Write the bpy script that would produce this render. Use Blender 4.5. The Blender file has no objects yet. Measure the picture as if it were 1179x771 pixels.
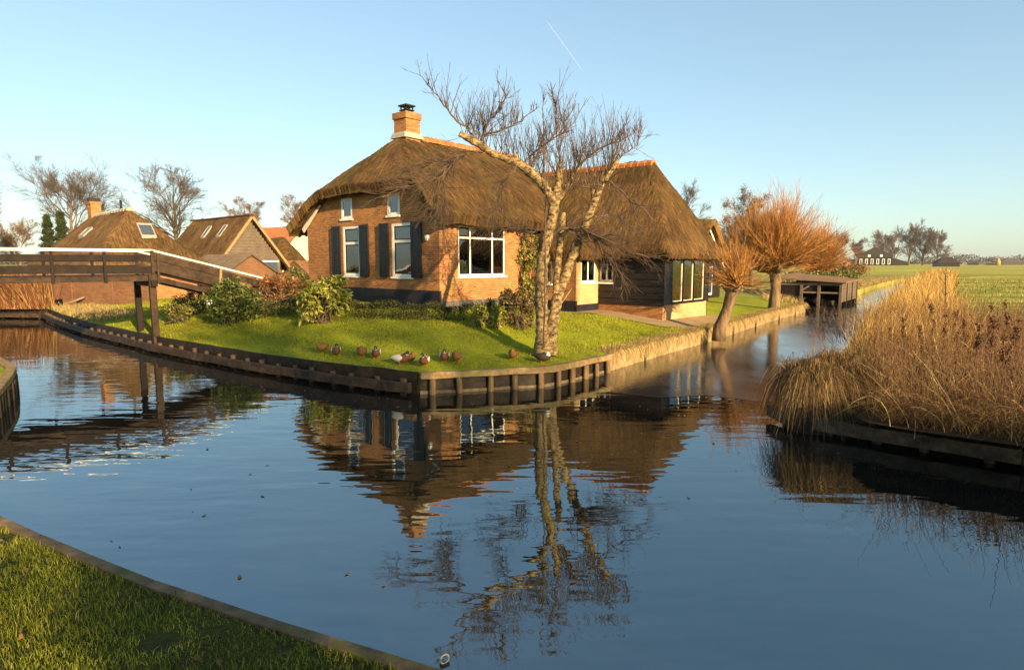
import bpy, bmesh, math
import numpy as np
from mathutils import Vector, Matrix
from mathutils.geometry import delaunay_2d_cdt

R = math.radians
rng = np.random.default_rng(7)
S = bpy.context.scene
COL = S.collection

# ------------------------------------------------------------------ camera
FPX, HOR, EYE = 720.0, 302.5, 2.55
PITCH = math.atan((771 / 2 - HOR) / FPX)
cam_d = bpy.data.cameras.new('camera')
cam_d.sensor_width = 36.0
cam_d.lens = FPX / 1179 * 36
cam_d.clip_start, cam_d.clip_end = 0.05, 20000
cam = bpy.data.objects.new('camera', cam_d)
COL.objects.link(cam)
cam.location = (0, 0, EYE)
cam.rotation_euler = (math.pi / 2 - PITCH, 0, 0)
S.camera = cam

# ------------------------------------------------------------------ light
SUN_AZ = R(145.5)          # clockwise from +Y: low winter sun behind the right shoulder
SUN_EL = R(17)
w_ = bpy.data.worlds.new('World')
S.world = w_
w_.use_nodes = True
wn = w_.node_tree
bg = wn.nodes['Background']
sky = wn.nodes.new('ShaderNodeTexSky')
sky.sky_type = 'NISHITA'
sky.sun_disc = False
sky.sun_elevation = SUN_EL
sky.sun_rotation = SUN_AZ
sky.air_density = 1.0
sky.dust_density = 0.8
sky.ozone_density = 0.5
gam = wn.nodes.new('ShaderNodeGamma'); gam.inputs[1].default_value = 0.66
tint = wn.nodes.new('ShaderNodeMix'); tint.data_type = 'RGBA'; tint.blend_type = 'MULTIPLY'; tint.inputs[0].default_value = 1.0; tint.inputs[7].default_value = (0.83, 1.0, 1.07, 1)
wn.links.new(sky.outputs[0], gam.inputs[0]); wn.links.new(gam.outputs[0], tint.inputs[6]); wn.links.new(tint.outputs[2], bg.inputs[0])
bg.inputs[1].default_value = 0.125
sun_d = bpy.data.lights.new('sun', 'SUN')
sun_d.energy = 5.0
sun_d.angle = R(0.5)
sun_d.color = (1.0, 0.74, 0.42)
sun = bpy.data.objects.new('sun', sun_d)
COL.objects.link(sun)
sd = Vector((math.sin(SUN_AZ) * math.cos(SUN_EL), math.cos(SUN_AZ) * math.cos(SUN_EL), math.sin(SUN_EL)))
sun.rotation_euler = sd.to_track_quat('Z', 'Y').to_euler()
sun.location = (30, -40, 30)
S.view_settings.view_transform = 'Standard'
S.view_settings.look = 'None'
S.view_settings.exposure = 1.4
S.view_settings.gamma = 1.0
S.render.engine = 'CYCLES'
S.cycles.max_bounces = 6
S.cycles.transparent_max_bounces = 12
S.cycles.use_denoising = True

# ------------------------------------------------------------------ measuring helpers (photo pixel -> place on the ground)
def ray(px, py):
    x, y = (px - 1179 / 2) / FPX, -(py - 771 / 2) / FPX
    return np.array([x, math.cos(PITCH) + y * math.sin(PITCH), -math.sin(PITCH) + y * math.cos(PITCH)])
def G(px, py, z=0.0):
    r = ray(px, py); t = (z - EYE) / r[2]
    return np.array([r[0] * t, r[1] * t, z])
def D(px, py, yw):
    r = ray(px, py); t = yw / r[1]
    return np.array([r[0] * t, yw, EYE + r[2] * t])

# ------------------------------------------------------------------ object helpers
def tag(o, label=None, cat=None, group=None, kind=None):
    if label: o['label'] = label
    if cat: o['category'] = cat
    if group: o['group'] = group
    if kind: o['kind'] = kind
    return o
def empty(name, loc, rz=0.0, label=None, cat=None, group=None):
    o = bpy.data.objects.new(name, None)
    COL.objects.link(o)
    o.location = [float(c) for c in loc]; o.rotation_euler = (0, 0, rz)
    o.empty_display_size = 0.2
    return tag(o, label, cat, group)
def link(name, me, parent=None):
    o = bpy.data.objects.new(name, me)
    COL.objects.link(o)
    if parent: o.parent = parent
    return o
def mesh_np(name, V, F, mat, parent=None, smooth=False):
    """V (n,3), F (m,k) arrays with constant k"""
    V = np.asarray(V, np.float32); F = np.asarray(F, np.int32)
    me = bpy.data.meshes.new(name)
    k = F.shape[1]
    me.vertices.add(len(V)); me.vertices.foreach_set('co', V.ravel())
    me.loops.add(F.size); me.loops.foreach_set('vertex_index', F.ravel())
    me.polygons.add(len(F))
    me.polygons.foreach_set('loop_start', np.arange(0, F.size, k, dtype=np.int32))
    if smooth: me.polygons.foreach_set('use_smooth', np.ones(len(F), bool))
    me.update(calc_edges=True)
    me.materials.append(mat)
    return link(name, me, parent)
def children(o):
    return [c for c in bpy.data.objects if c.parent == o]
def copy_tree(o, kids, parent=None):
    c = o.copy(); COL.objects.link(c)
    if parent: c.parent = parent
    for ch in kids.get(o.name, []): copy_tree(ch, kids, c)
    return c
def kid_map():
    m = {}
    for o in bpy.data.objects:
        if o.parent: m.setdefault(o.parent.name, []).append(o)
    return m

class MB:
    def __init__(s): s.v = []; s.f = []; s.m = []; s.sm = []
    def add(s, vs, fs, mi=0, smooth=False):
        n = len(s.v)
        s.v += [tuple(map(float, p)) for p in vs]
        for f in fs:
            s.f.append(tuple(i + n for i in f)); s.m.append(mi); s.sm.append(smooth)
    def hexa(s, p, mi=0):
        s.add(p, [(0, 3, 2, 1), (4, 5, 6, 7), (0, 1, 5, 4), (1, 2, 6, 5), (2, 3, 7, 6), (3, 0, 4, 7)], mi)
    def box(s, x0, x1, y0, y1, z0, z1, mi=0):
        s.hexa([(x0, y0, z0), (x1, y0, z0), (x1, y1, z0), (x0, y1, z0), (x0, y0, z1), (x1, y0, z1), (x1, y1, z1), (x0, y1, z1)], mi)
    def fbox(s, F, u0, u1, v0, v1, d0, d1, mi=0):
        s.hexa([F(u0, v0, d0), F(u1, v0, d0), F(u1, v1, d0), F(u0, v1, d0), F(u0, v0, d1), F(u1, v0, d1), F(u1, v1, d1), F(u0, v1, d1)], mi)
    def beam(s, a, b, w, h, mi=0, up=(0, 0, 1), jit=0.0):
        a = np.array(a, float); b = np.array(b, float)
        t = b - a; t /= np.linalg.norm(t)
        sd_ = np.cross(t, up); sd_ /= np.linalg.norm(sd_); u_ = np.cross(sd_, t)
        P = []
        for q in (a, b):
            for (i, j) in ((-1, -1), (1, -1), (1, 1), (-1, 1)):
                P.append(q + sd_ * i * w / 2 + u_ * j * h / 2 + (rng.normal(0, jit, 3) if jit else 0))
        s.hexa(P, mi)
    def tube(s, pts, rad, k=8, mi=0, cap=True, smooth=True):
        pts = np.array(pts, float); n = len(pts)
        rad = np.full(n, rad, float) if np.isscalar(rad) else np.array(rad, float)
        V, F = tubes(pts[None], rad[None], k)
        s.add(V, F, mi, smooth)
        if cap:
            b = len(s.v) - n * k
            s.f.append(tuple(range(b, b + k))[::-1]); s.m.append(mi); s.sm.append(False)
            s.f.append(tuple(range(b + (n - 1) * k, b + n * k))); s.m.append(mi); s.sm.append(False)
    def build(s, name, mats, parent=None, recalc=True, uv=True, bevel=0):
        me = bpy.data.meshes.new(name)
        me.from_pydata(s.v, [], s.f)
        mats = mats if isinstance(mats, (list, tuple)) else [mats]
        for m in mats: me.materials.append(m)
        me.polygons.foreach_set('material_index', s.m)
        me.polygons.foreach_set('use_smooth', s.sm)
        me.update()
        if recalc:
            bm = bmesh.new(); bm.from_mesh(me)
            bmesh.ops.recalc_face_normals(bm, faces=bm.faces)
            bm.to_mesh(me); bm.free()
        if uv: box_uv(me)
        o = link(name, me, parent)
        if bevel:
            md = o.modifiers.new('bevel', 'BEVEL'); md.width = bevel; md.segments = 2; md.limit_method = 'ANGLE'
        return o

def box_uv(me):
    uvl = me.uv_layers.new(name='UVMap')
    out = np.zeros((len(me.loops), 2), np.float32)
    co = np.array([v.co[:] for v in me.vertices]) if len(me.vertices) else np.zeros((0, 3))
    for p in me.polygons:
        n = p.normal
        ax = (1, 0) if False else None
        a = [abs(c) for c in n]
        if a[2] > 0.75: i, j = 0, 1
        elif a[0] >= a[1]: i, j = 1, 2
        else: i, j = 0, 2
        for li in p.loop_indices:
            c = co[me.loops[li].vertex_index]
            out[li] = (c[i], c[j])
    uvl.data.foreach_set('uv', out.ravel())

def tubes(paths, radii, k=4):
    """paths (N,P,3), radii (N,P) -> V,F(quads)"""
    N, P, _ = paths.shape
    t = np.gradient(paths, axis=1) if P > 2 else np.repeat((paths[:, 1:] - paths[:, :1]), 2, axis=1)
    t /= np.linalg.norm(t, axis=2, keepdims=True) + 1e-9
    main = paths[:, -1] - paths[:, 0]
    main /= np.linalg.norm(main, axis=1, keepdims=True) + 1e-9
    ref = np.where(np.abs(main[:, 2:3]) > 0.8, np.array([[1., 0, 0]]), np.array([[0, 0, 1.]]))[:, None, :]
    a = np.cross(t, ref); a /= np.linalg.norm(a, axis=2, keepdims=True) + 1e-9
    b = np.cross(t, a)
    ang = np.arange(k) / k * 2 * np.pi
    V = paths[:, :, None, :] + radii[:, :, None, None] * (a[:, :, None, :] * np.cos(ang)[None, None, :, None] + b[:, :, None, :] * np.sin(ang)[None, None, :, None])
    idx = np.arange(N * P * k).reshape(N, P, k)
    q = np.stack([idx[:, :-1, :], np.roll(idx, -1, 2)[:, :-1, :], np.roll(idx, -1, 2)[:, 1:, :], idx[:, 1:, :]], -1)
    return V.reshape(-1, 3), q.reshape(-1, 4)
def join(parts):
    Vs, Fs, n = [], [], 0
    for V, F in parts:
        Vs.append(V); Fs.append(F + n); n += len(V)
    return np.concatenate(Vs), np.concatenate(Fs)

# ------------------------------------------------------------------ materials
class NT:
    def __init__(s, name):
        s.m = bpy.data.materials.new(name); s.m.use_nodes = True
        s.t = s.m.node_tree; s.b = s.t.nodes['Principled BSDF']; s.out = s.t.nodes['Material Output']
    def n(s, typ, **kw):
        nd = s.t.nodes.new('ShaderNode' + typ)
        for k, v in kw.items():
            if k in nd.inputs: nd.inputs[k].default_value = v
            else: setattr(nd, k, v)
        return nd
    def l(s, a, b): s.t.links.new(a, b)
    def ramp(s, fac, stops):
        r = s.n('ValToRGB')
        e = r.color_ramp.elements
        while len(e) < len(stops): e.new(0.5)
        for el, (p, c) in zip(e, stops):
            el.position = p; el.color = (*c, 1) if len(c) == 3 else c
        s.l(fac, r.inputs[0]); return r.outputs[0]
    def coord(s, kind='Object', scale=(1, 1, 1)):
        tc = s.n('TexCoord'); mp = s.n('Mapping'); mp.inputs['Scale'].default_value = scale
        s.l(tc.outputs[kind], mp.inputs[0]); return mp.outputs[0]
    def noise(s, vec, scale, detail=4, rough=0.55, out=0):
        n = s.n('TexNoise'); n.inputs['Scale'].default_value = scale; n.inputs['Detail'].default_value = detail; n.inputs['Roughness'].default_value = rough
        if vec is not None: s.l(vec, n.inputs['Vector'])
        return n.outputs[out]
    def mix(s, fac, a, b, mode='MIX'):
        m = s.n('Mix', data_type='RGBA', blend_type=mode)
        ins = [i for i in m.inputs if i.type == 'RGBA']
        if isinstance(fac, (int, float)): m.inputs[0].default_value = fac
        else: s.l(fac, m.inputs[0])
        for i, c in zip(ins, (a, b)):
            if isinstance(c, (tuple, list)): i.default_value = (*c, 1)
            else: s.l(c, i)
        return [o for o in m.outputs if o.type == 'RGBA'][0]
    def bump(s, h, dist=0.01, strength=1.0):
        b = s.n('Bump'); b.inputs['Distance'].default_value = dist; b.inputs['Strength'].default_value = strength
        s.l(h, b.inputs['Height']); s.l(b.outputs[0], s.b.inputs['Normal']); return b
    def col(s, c):
        if isinstance(c, (tuple, list)): s.b.inputs['Base Color'].default_value = (*c, 1)
        else: s.l(c, s.b.inputs['Base Color'])
    def rough(s, v): s.b.inputs['Roughness'].default_value = v; return s
    def island(s): return s.n('NewGeometry').outputs['Random Per Island']

def m_brick(name, c1, c2, mortar, bias=0.0):
    n = NT(name); tc = n.n('TexCoord'); uv = tc.outputs['UV']
    wob = n.noise(uv, 2.0, 2)
    br = n.n('TexBrick'); n.l(uv, br.inputs['Vector'])
    for k, v in dict(Scale=1.0).items(): br.inputs[k].default_value = v
    br.inputs['Brick Width'].default_value = 0.215; br.inputs['Row Height'].default_value = 0.066
    br.inputs['Mortar Size'].default_value = 0.010; br.inputs['Bias'].default_value = bias
    br.inputs['Color1'].default_value = (*c1, 1); br.inputs['Color2'].default_value = (*c2, 1); br.inputs['Mortar'].default_value = (*mortar, 1)
    big = n.noise(uv, 0.9, 6, 0.6); fine = n.noise(uv, 40, 3)
    c = n.mix(0.6, br.outputs[0], n.ramp(big, [(0.3, (0.55, 0.5, 0.45)), (0.7, (1.25, 1.2, 1.15))]), 'MULTIPLY')
    c = n.mix(0.35, c, n.ramp(fine, [(0.3, (0.6, 0.6, 0.6)), (0.7, (1.3, 1.3, 1.3))]), 'MULTIPLY')
    n.col(c); n.rough(0.9); n.b.inputs['Specular IOR Level'].default_value = .2
    hm = n.n('Math', operation='SUBTRACT'); n.l(fine, hm.inputs[0]); n.l(br.outputs[1], hm.inputs[1])
    n.bump(hm.outputs[0], 0.006)
    return n.m
def m_wood(name, c1, c2, scale=(1, 1, 1), rough=0.75, moss=None):
    n = NT(name); v = n.coord('Object', scale)
    g = n.noise(v, 6, 8, 0.65); big = n.noise(n.coord('Object'), 1.5, 4)
    c = n.ramp(g, [(0.3, c1), (0.7, c2)])
    c = n.mix(0.5, c, n.ramp(big, [(0.3, (0.5, 0.5, 0.5)), (0.7, (1.3, 1.3, 1.3))]), 'MULTIPLY')
    if moss:
        mk = n.ramp(n.noise(n.coord('Object'), 4, 6, 0.7), [(0.5, (0, 0, 0)), (0.66, (1, 1, 1))])
        c = n.mix(mk, c, moss)
    n.col(c); n.rough(rough); n.b.inputs['Specular IOR Level'].default_value = .2; n.bump(g, 0.012)
    return n.m
def m_plain(name, c, rough=0.5, var=0.25, scale=6, metallic=0.0, bump=0.002):
    n = NT(name); v = n.coord('Object')
    k = n.noise(v, scale, 5, 0.65)
    lo = tuple(x * (1 - var) for x in c); hi = tuple(x * (1 + var) for x in c)
    n.col(n.ramp(k, [(0.3, lo), (0.7, hi)])); n.rough(rough); n.b.inputs['Metallic'].default_value = metallic; n.b.inputs['Specular IOR Level'].default_value = .25
    n.bump(k, bump)
    return n.m
def m_leaf(name, stops, rough=0.55, trans=0.25, patch=None):
    n = NT(name); isl = n.island()
    c = n.ramp(isl, stops)
    if patch:
        k = n.noise(n.coord('Object'), patch, 3)
        c = n.mix(0.7, c, n.ramp(k, [(0.35, (0.55, 0.55, 0.55)), (0.65, (1.3, 1.3, 1.3))]), 'MULTIPLY')
    n.col(c); n.rough(rough); n.b.inputs['Specular IOR Level'].default_value = 0.3
    if trans:
        tr = n.n('BsdfTranslucent'); n.l(c, tr.inputs[0])
        mx = n.n('MixShader'); mx.inputs[0].default_value = trans
        n.l(n.b.outputs[0], mx.inputs[1]); n.l(tr.outputs[0], mx.inputs[2]); n.l(mx.outputs[0], n.out.inputs[0])
    return n.m
def m_thatch(name, c1, c2, moss, mossamt=0.62):
    n = NT(name); uv = n.n('TexCoord').outputs['UV']
    mp = n.n('Mapping'); mp.inputs['Scale'].default_value = (22, 1.6, 1); n.l(uv, mp.inputs[0])
    st = n.noise(mp.outputs[0], 1.6, 8, 0.75)
    mp2 = n.n('Mapping'); mp2.inputs['Scale'].default_value = (60, 6, 1); n.l(uv, mp2.inputs[0])
    st2 = n.noise(mp2.outputs[0], 1.0, 4, 0.7)
    big = n.noise(n.coord('Object'), 0.9, 6, 0.65)
    c = n.ramp(st, [(0.3, c1), (0.7, c2)])
    c = n.mix(0.6, c, n.ramp(st2, [(0.3, (0.4, 0.4, 0.4)), (0.7, (1.5, 1.5, 1.5))]), 'MULTIPLY')
    low = n.noise(n.coord('Object'), .55, 4, .6); c = n.mix(0.75, c, n.ramp(low, [(0.36, (0.5, 0.48, 0.45)), (0.64, (1.45, 1.4, 1.3))]), 'MULTIPLY')
    mk = n.ramp(big, [(mossamt - 0.12, (0, 0, 0)), (mossamt + 0.1, (0.8, 0.8, 0.8))])
    c = n.mix(mk, c, moss)
    mp3 = n.n('Mapping'); mp3.inputs['Scale'].default_value = (7, 1.7, 1); n.l(uv, mp3.inputs[0]); sp = n.noise(mp3.outputs[0], 1.5, 6, .75)
    c = n.mix(0.8, c, n.ramp(sp, [(0.36, (0.35, 0.33, 0.3)), (0.5, (0.9, 0.9, 0.9)), (0.64, (1.9, 1.75, 1.5))]), 'MULTIPLY')
    isl = n.island()
    c = n.mix(0.6, c, n.ramp(isl, [(0.0, (0.5, 0.5, 0.5)), (1.0, (1.5, 1.5, 1.5))]), 'MULTIPLY')
    n.col(c); n.rough(0.95); n.b.inputs['Specular IOR Level'].default_value = 0.15
    ad = n.n('Math', operation='ADD'); n.l(st, ad.inputs[0]); n.l(st2, ad.inputs[1])
    n.bump(ad.outputs[0], 0.09, 1.0)
    return n.m
def m_glass(name, tint=(0.9, 0.95, 1.0), base=0.10):
    n = NT(name)
    tr = n.n('BsdfTransparent'); tr.inputs[0].default_value = (0.75, 0.8, 0.8, 1)
    gl = n.n('BsdfGlossy'); gl.inputs['Roughness'].default_value = 0.02; gl.inputs[0].default_value = (*tint, 1)
    k = n.noise(n.coord('Object'), 1.3, 2)
    bp = n.n('Bump'); bp.inputs['Distance'].default_value = 0.006; n.l(k, bp.inputs['Height']); n.l(bp.outputs[0], gl.inputs['Normal'])
    fr = n.n('Fresnel'); fr.inputs[0].default_value = 1.5
    ad = n.n('Math', operation='ADD'); n.l(fr.outputs[0], ad.inputs[0]); ad.inputs[1].default_value = base
    mx = n.n('MixShader'); n.l(ad.outputs[0], mx.inputs[0]); n.l(tr.outputs[0], mx.inputs[1]); n.l(gl.outputs[0], mx.inputs[2])
    n.l(mx.outputs[0], n.out.inputs[0])
    return n.m
def m_tile(name, c1, c2):
    n = NT(name); uv = n.n('TexCoord').outputs['UV']
    br = n.n('TexBrick'); n.l(uv, br.inputs['Vector']); br.offset = 0.0
    br.inputs['Scale'].default_value = 1; br.inputs['Brick Width'].default_value = 0.24; br.inputs['Row Height'].default_value = 0.3; br.inputs['Mortar Size'].default_value = 0.012
    br.inputs['Color1'].default_value = (*c1, 1); br.inputs['Color2'].default_value = (*c2, 1); br.inputs['Mortar'].default_value = (c1[0] * .3, c1[1] * .3, c1[2] * .3, 1)
    wv = n.n('TexWave'); mp = n.n('Mapping'); mp.inputs['Scale'].default_value = (1, 0, 0); n.l(uv, mp.inputs[0]); n.l(mp.outputs[0], wv.inputs[0]); wv.inputs['Scale'].default_value = 1.3
    k = n.noise(n.coord('Object'), 3, 6, 0.7)
    c = n.mix(0.6, br.outputs[0], n.ramp(k, [(0.3, (0.5, 0.5, 0.5)), (0.7, (1.3, 1.3, 1.3))]), 'MULTIPLY')
    n.col(c); n.rough(0.85); n.bump(wv.outputs[1], 0.05)
    return n.m
def m_ground(name, stops, scale=1.5, fine=14, bump=0.05, stretch=(1, 1, 1), patch=None):
    n = NT(name); v = n.coord('Object', stretch)
    k = n.noise(v, scale, 8, 0.65); f = n.noise(n.coord('Object'), fine, 6, 0.75)
    m = n.n('Math', operation='ADD'); n.l(k, m.inputs[0]); n.l(f, m.inputs[1])
    h = n.n('Math', operation='MULTIPLY'); n.l(m.outputs[0], h.inputs[0]); h.inputs[1].default_value = 0.5
    c = n.ramp(h.outputs[0], stops)
    if patch:
        pk = n.noise(n.coord('Object', patch[2]), patch[0], 5, 0.6)
        c = n.mix(n.ramp(pk, [(0.5, (0, 0, 0)), (0.6, (1, 1, 1))]), c, patch[1])
    n.col(c); n.rough(0.95); n.b.inputs['Specular IOR Level'].default_value = 0.1
    n.bump(f, bump)
    return n.m

M = {}
M['brick'] = m_brick('orange_brick', (0.48, 0.185, 0.050), (0.25, 0.080, 0.025), (0.37, 0.25, 0.125))
M['brick_dark'] = m_brick('brown_brick', (0.22, 0.092, 0.038), (0.14, 0.056, 0.026), (0.20, 0.14, 0.085))
M['brick_lit'] = m_brick('sunlit_brick', (0.55, 0.34, 0.13), (0.45, 0.26, 0.10), (0.50, 0.40, 0.25))  # for sun-facing walls; the sunlight is put into the brick colour
M['plinth'] = m_plain('black_tarred_plinth', (0.018, 0.017, 0.022), 0.5, 0.4, 5)
M['plinth_grey'] = m_plain('grey_cement', (0.10, 0.085, 0.08), 0.85, 0.3, 5)
M['white'] = m_plain('white_paint', (0.72, 0.68, 0.58), 0.45, 0.12, 9)
M['cream'] = m_plain('cream_paint', (0.62, 0.52, 0.34), 0.5, 0.2, 7)
M['blackpaint'] = m_plain('black_gloss_paint', (0.005, 0.005, 0.008), 0.3, 0.3, 4)
M['gableboard'] = m_wood('grey_gable_boards', (0.07, 0.05, 0.035), (0.19, 0.14, 0.095), (0.6, 0.6, 9), 0.85)
M['blackwood'] = m_wood('black_stained_boards', (0.008, 0.007, 0.007), (0.034, 0.025, 0.02), (0.6, 0.6, 9), 0.4)
M['greywood'] = m_wood('weathered_grey_boards', (0.14, 0.105, 0.075), (0.30, 0.23, 0.16), (0.6, 0.6, 9), 0.85)
M['glass'] = m_glass('window_glass')
M['glass2'] = m_glass('big_window_glass', (1, 1, 1), 0.16)
M['thatch'] = m_thatch('old_thatch', (0.045, 0.023, 0.009), (0.25, 0.14, 0.052), (0.14, 0.105, 0.024), 0.60)
M['thatch_barn'] = m_thatch('sunlit_thatch', (0.07, 0.037, 0.013), (0.34, 0.20, 0.075), (0.13, 0.12, 0.025), 0.70)  # golden sunlight on the barn hip is put into the colour
M['thatch_far'] = m_thatch('far_thatch', (0.07, 0.038, 0.015), (0.20, 0.115, 0.045), (0.11, 0.095, 0.025), 0.66)
M['ridge'] = m_tile('ridge_tile', (0.42, 0.15, 0.05), (0.34, 0.11, 0.04))
M['ridge_plain'] = m_plain('terracotta', (0.44, 0.155, 0.05), 0.8, 0.35, 5)
M['cement'] = m_plain('pale_cement', (0.34, 0.29, 0.22), 0.9, 0.3, 8, bump=0.01)
M['iron'] = m_plain('dark_iron', (0.03, 0.028, 0.028), 0.5, 0.3, 6, 0.6)
M['tile_orange'] = m_tile('orange_roof_tile', (0.55, 0.19, 0.05), (0.42, 0.14, 0.04))
M['tile_brown'] = m_tile('brown_roof_tile', (0.26, 0.17, 0.085), (0.19, 0.12, 0.06))
M['wetwood'] = m_wood('wet_dark_timber', (0.018, 0.012, 0.008), (0.07, 0.045, 0.028), (1, 1, 1), 0.55, (0.035, 0.04, 0.012))
M['drywood'] = m_wood('pale_worn_timber', (0.16, 0.10, 0.045), (0.42, 0.29, 0.14), (1, 1, 1), 0.85, (0.14, 0.13, 0.03))
M['bridgewood'] = m_wood('dark_bridge_timber', (0.005, 0.003, 0.002), (0.022, 0.012, 0.007), (1, 1, 1), 0.7)
M['bridgewood_worn'] = m_wood('worn_bridge_timber', (0.016, 0.009, 0.005), (0.065, 0.038, 0.02), (1, 1, 1), 0.75)
M['curtain'] = m_plain('light_curtain', (0.6, 0.56, 0.48), 0.9, 0.1, 5)
M['inner'] = m_plain('room_plaster', (0.22, 0.17, 0.12), 0.9, 0.2, 2)
M['innerfloor'] = m_plain('room_floor', (0.10, 0.06, 0.035), 0.6, 0.2, 3)
M['path'] = m_ground('sandy_path', [(0.3, (0.20, 0.13, 0.065)), (0.7, (0.42, 0.29, 0.15))], 2, 30, 0.02)

# ------------------------------------------------------------------ terrain outlines
U2 = np.array([.6516, .7586]); W2 = np.array([-.7586, .6516])
HK = .92                      # metres per house unit
CORN = np.array([-2.445, 21.204]) * HK
def H2(a, b): return CORN + (a * U2 + b * W2) * HK
def hz(z): return EYE + (z - EYE) * HK

left_bank = [G(-300, 366)[:2], G(-60, 366)[:2], G(0, 366)[:2], G(58, 366.5)[:2], G(74, 374)[:2], G(110, 386)[:2], G(165, 399)[:2], G(186, 405)[:2], G(300, 427)[:2], G(400, 443)[:2], G(483, 453)[:2]]
front_bank = [G(483, 453)[:2], G(545, 449.5)[:2], G(632, 444)[:2], G(700, 427)[:2]]
canal_bank = [G(700, 427)[:2], G(770, 406)[:2], G(830, 389)[:2], G(880, 372)[:2], G(926, 359)[:2]]
far_bank = [G(926, 359)[:2], G(903, 351)[:2], G(945, 341)[:2], G(990, 339.5)[:2], G(1003, 334)[:2], G(1035, 325)[:2], np.array([76., 98.]), np.array([140., 110.])]
A_edge = left_bank + front_bank[1:] + canal_bank[1:] + far_bank[1:]
A_poly = A_edge + [np.array([140., 118.]), np.array([60., 118.]), np.array([0., 118.]), np.array([-160., 118.]), np.array([-160., 29.])]
B_front = [G(905, 482)[:2], G(930, 493)[:2], G(1040, 512)[:2], G(1179, 534)[:2], G(1300, 556)[:2]]
B_canal = [np.array([57., 85.]), np.array([24., 39.]), G(1005, 385)[:2], G(960, 430)[:2], G(905, 482)[:2]]
B_poly = B_canal + B_front[1:] + [np.array([14., -3.]), np.array([40., -60.]), np.array([900., -60.]), np.array([900., 118.]), np.array([140., 118.]), np.array([140., 107.8]), np.array([76., 95.8])]
C_edge = [p + np.array([-.075, -.11]) for p in [np.array([-9., 8.0]), G(-60, 566, .62)[:2], G(0, 591, .62)[:2], G(60, 617, .62)[:2], G(120, 641, .62)[:2], G(190, 668, .62)[:2], G(300, 704, .62)[:2], G(400, 735, .62)[:2], G(520, 771, .62)[:2], G(640, 808, .62)[:2]]]
C_poly = C_edge + [np.array([0.6, 1.5]), np.array([1.5, -3]), np.array([6, -60.]), np.array([-60, -60.]), np.array([-60, 8.0])]
D_edge = [p + np.array([-.28, .0]) for p in [np.array([-13., 14.9]), G(8, 416, .42)[:2], G(22, 425, .42)[:2], G(20, 432, .42)[:2], G(0, 455, .42)[:2], G(-60, 510, .42)[:2], np.array([-10.5, 8.9])]]
D_poly = D_edge + [np.array([-60., 9.3]), np.array([-60., 22.])]
M_poly = [np.array([-1500., 118]), np.array([1500., 118]), np.array([1900., 1500]), np.array([-1900., 1500])]

def seg_dist(P, poly):
    d = np.full(len(P), 1e9)
    for a, b in zip(poly[:-1], poly[1:]):
        ab = b - a; t = np.clip(((P - a) @ ab) / (ab @ ab), 0, 1)
        d = np.minimum(d, np.linalg.norm(P - a - t[:, None] * ab, axis=1))
    return d
ctl = np.array([[*H2(0, 0), hz(1.08)], [*H2(-.7, 4), hz(1.08)], [*H2(0, 8), hz(1.1)], [*H2(2.5, -.6), hz(1.0)], [*H2(4.9, -2.2), hz(.68)], [*H2(6.4, -5), hz(.62)], [*H2(9.5, -5.3), hz(.6)], [*H2(9, 3), hz(.9)],
                [-8.1, 20.6, 1.08], [-8.6, 18.9, 1.0], [-9.6, 19.6, .95], [-7, 18.2, .95], [-5, 19.5, .93], [-1.5, 18.5, .86], [0.74, 14.0, .64], [-11, 23, .8], [-12, 28, .75], [-21, 31, .5], [-21, 33, .55], [4, 18.6, .58], [13, 30, .5], [0, 40, .7], [20, 60, .45], [-40, 60, .6], [-22, 40, .7]])
def zA(P):
    P = np.atleast_2d(P)
    d2 = ((P[:, None, :] - ctl[None, :, :2]) ** 2).sum(-1) + 0.3
    w = d2 ** -1.5
    z = (w * ctl[:, 2]).sum(1) / w.sum(1)
    e = seg_dist(P, A_edge)
    t = np.clip(e / 3.2, 0, 1); t = t * t * (3 - 2 * t) * .6 + t * .4
    far = np.clip((P[:, 1] - 60) / 40, 0, 1)
    z = z * (1 - far) + .42 * far
    return .42 + (z - .42) * t
def zB(P):
    P = np.atleast_2d(P)
    return .38 + .10 * np.clip(seg_dist(P, B_canal + B_front[1:]) / 2, 0, 1)
def zC(P):
    P = np.atleast_2d(P)
    e = seg_dist(P, C_edge)
    return .63 + .26 * np.clip((e - .1) / 2.2, 0, 1) + .02 * np.sin(P[:, 0] * 2.1) * np.sin(P[:, 1] * 1.7 + 1) * np.clip(e, 0, 1)
def zD(P):
    P = np.atleast_2d(P)
    return .42 + .1 * np.clip(seg_dist(P, D_edge) / 2, 0, 1)
def in_poly(P, poly):
    x, y = P[:, 0], P[:, 1]; c = np.zeros(len(P), bool); n = len(poly)
    for i in range(n):
        x1, y1 = poly[i]; x2, y2 = poly[i - 1]
        with np.errstate(divide='ignore', invalid='ignore'):
            c ^= ((y1 > y) != (y2 > y)) & (x < (x2 - x1) * (y - y1) / (y2 - y1 + 1e-12) + x1)
    return c
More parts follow.
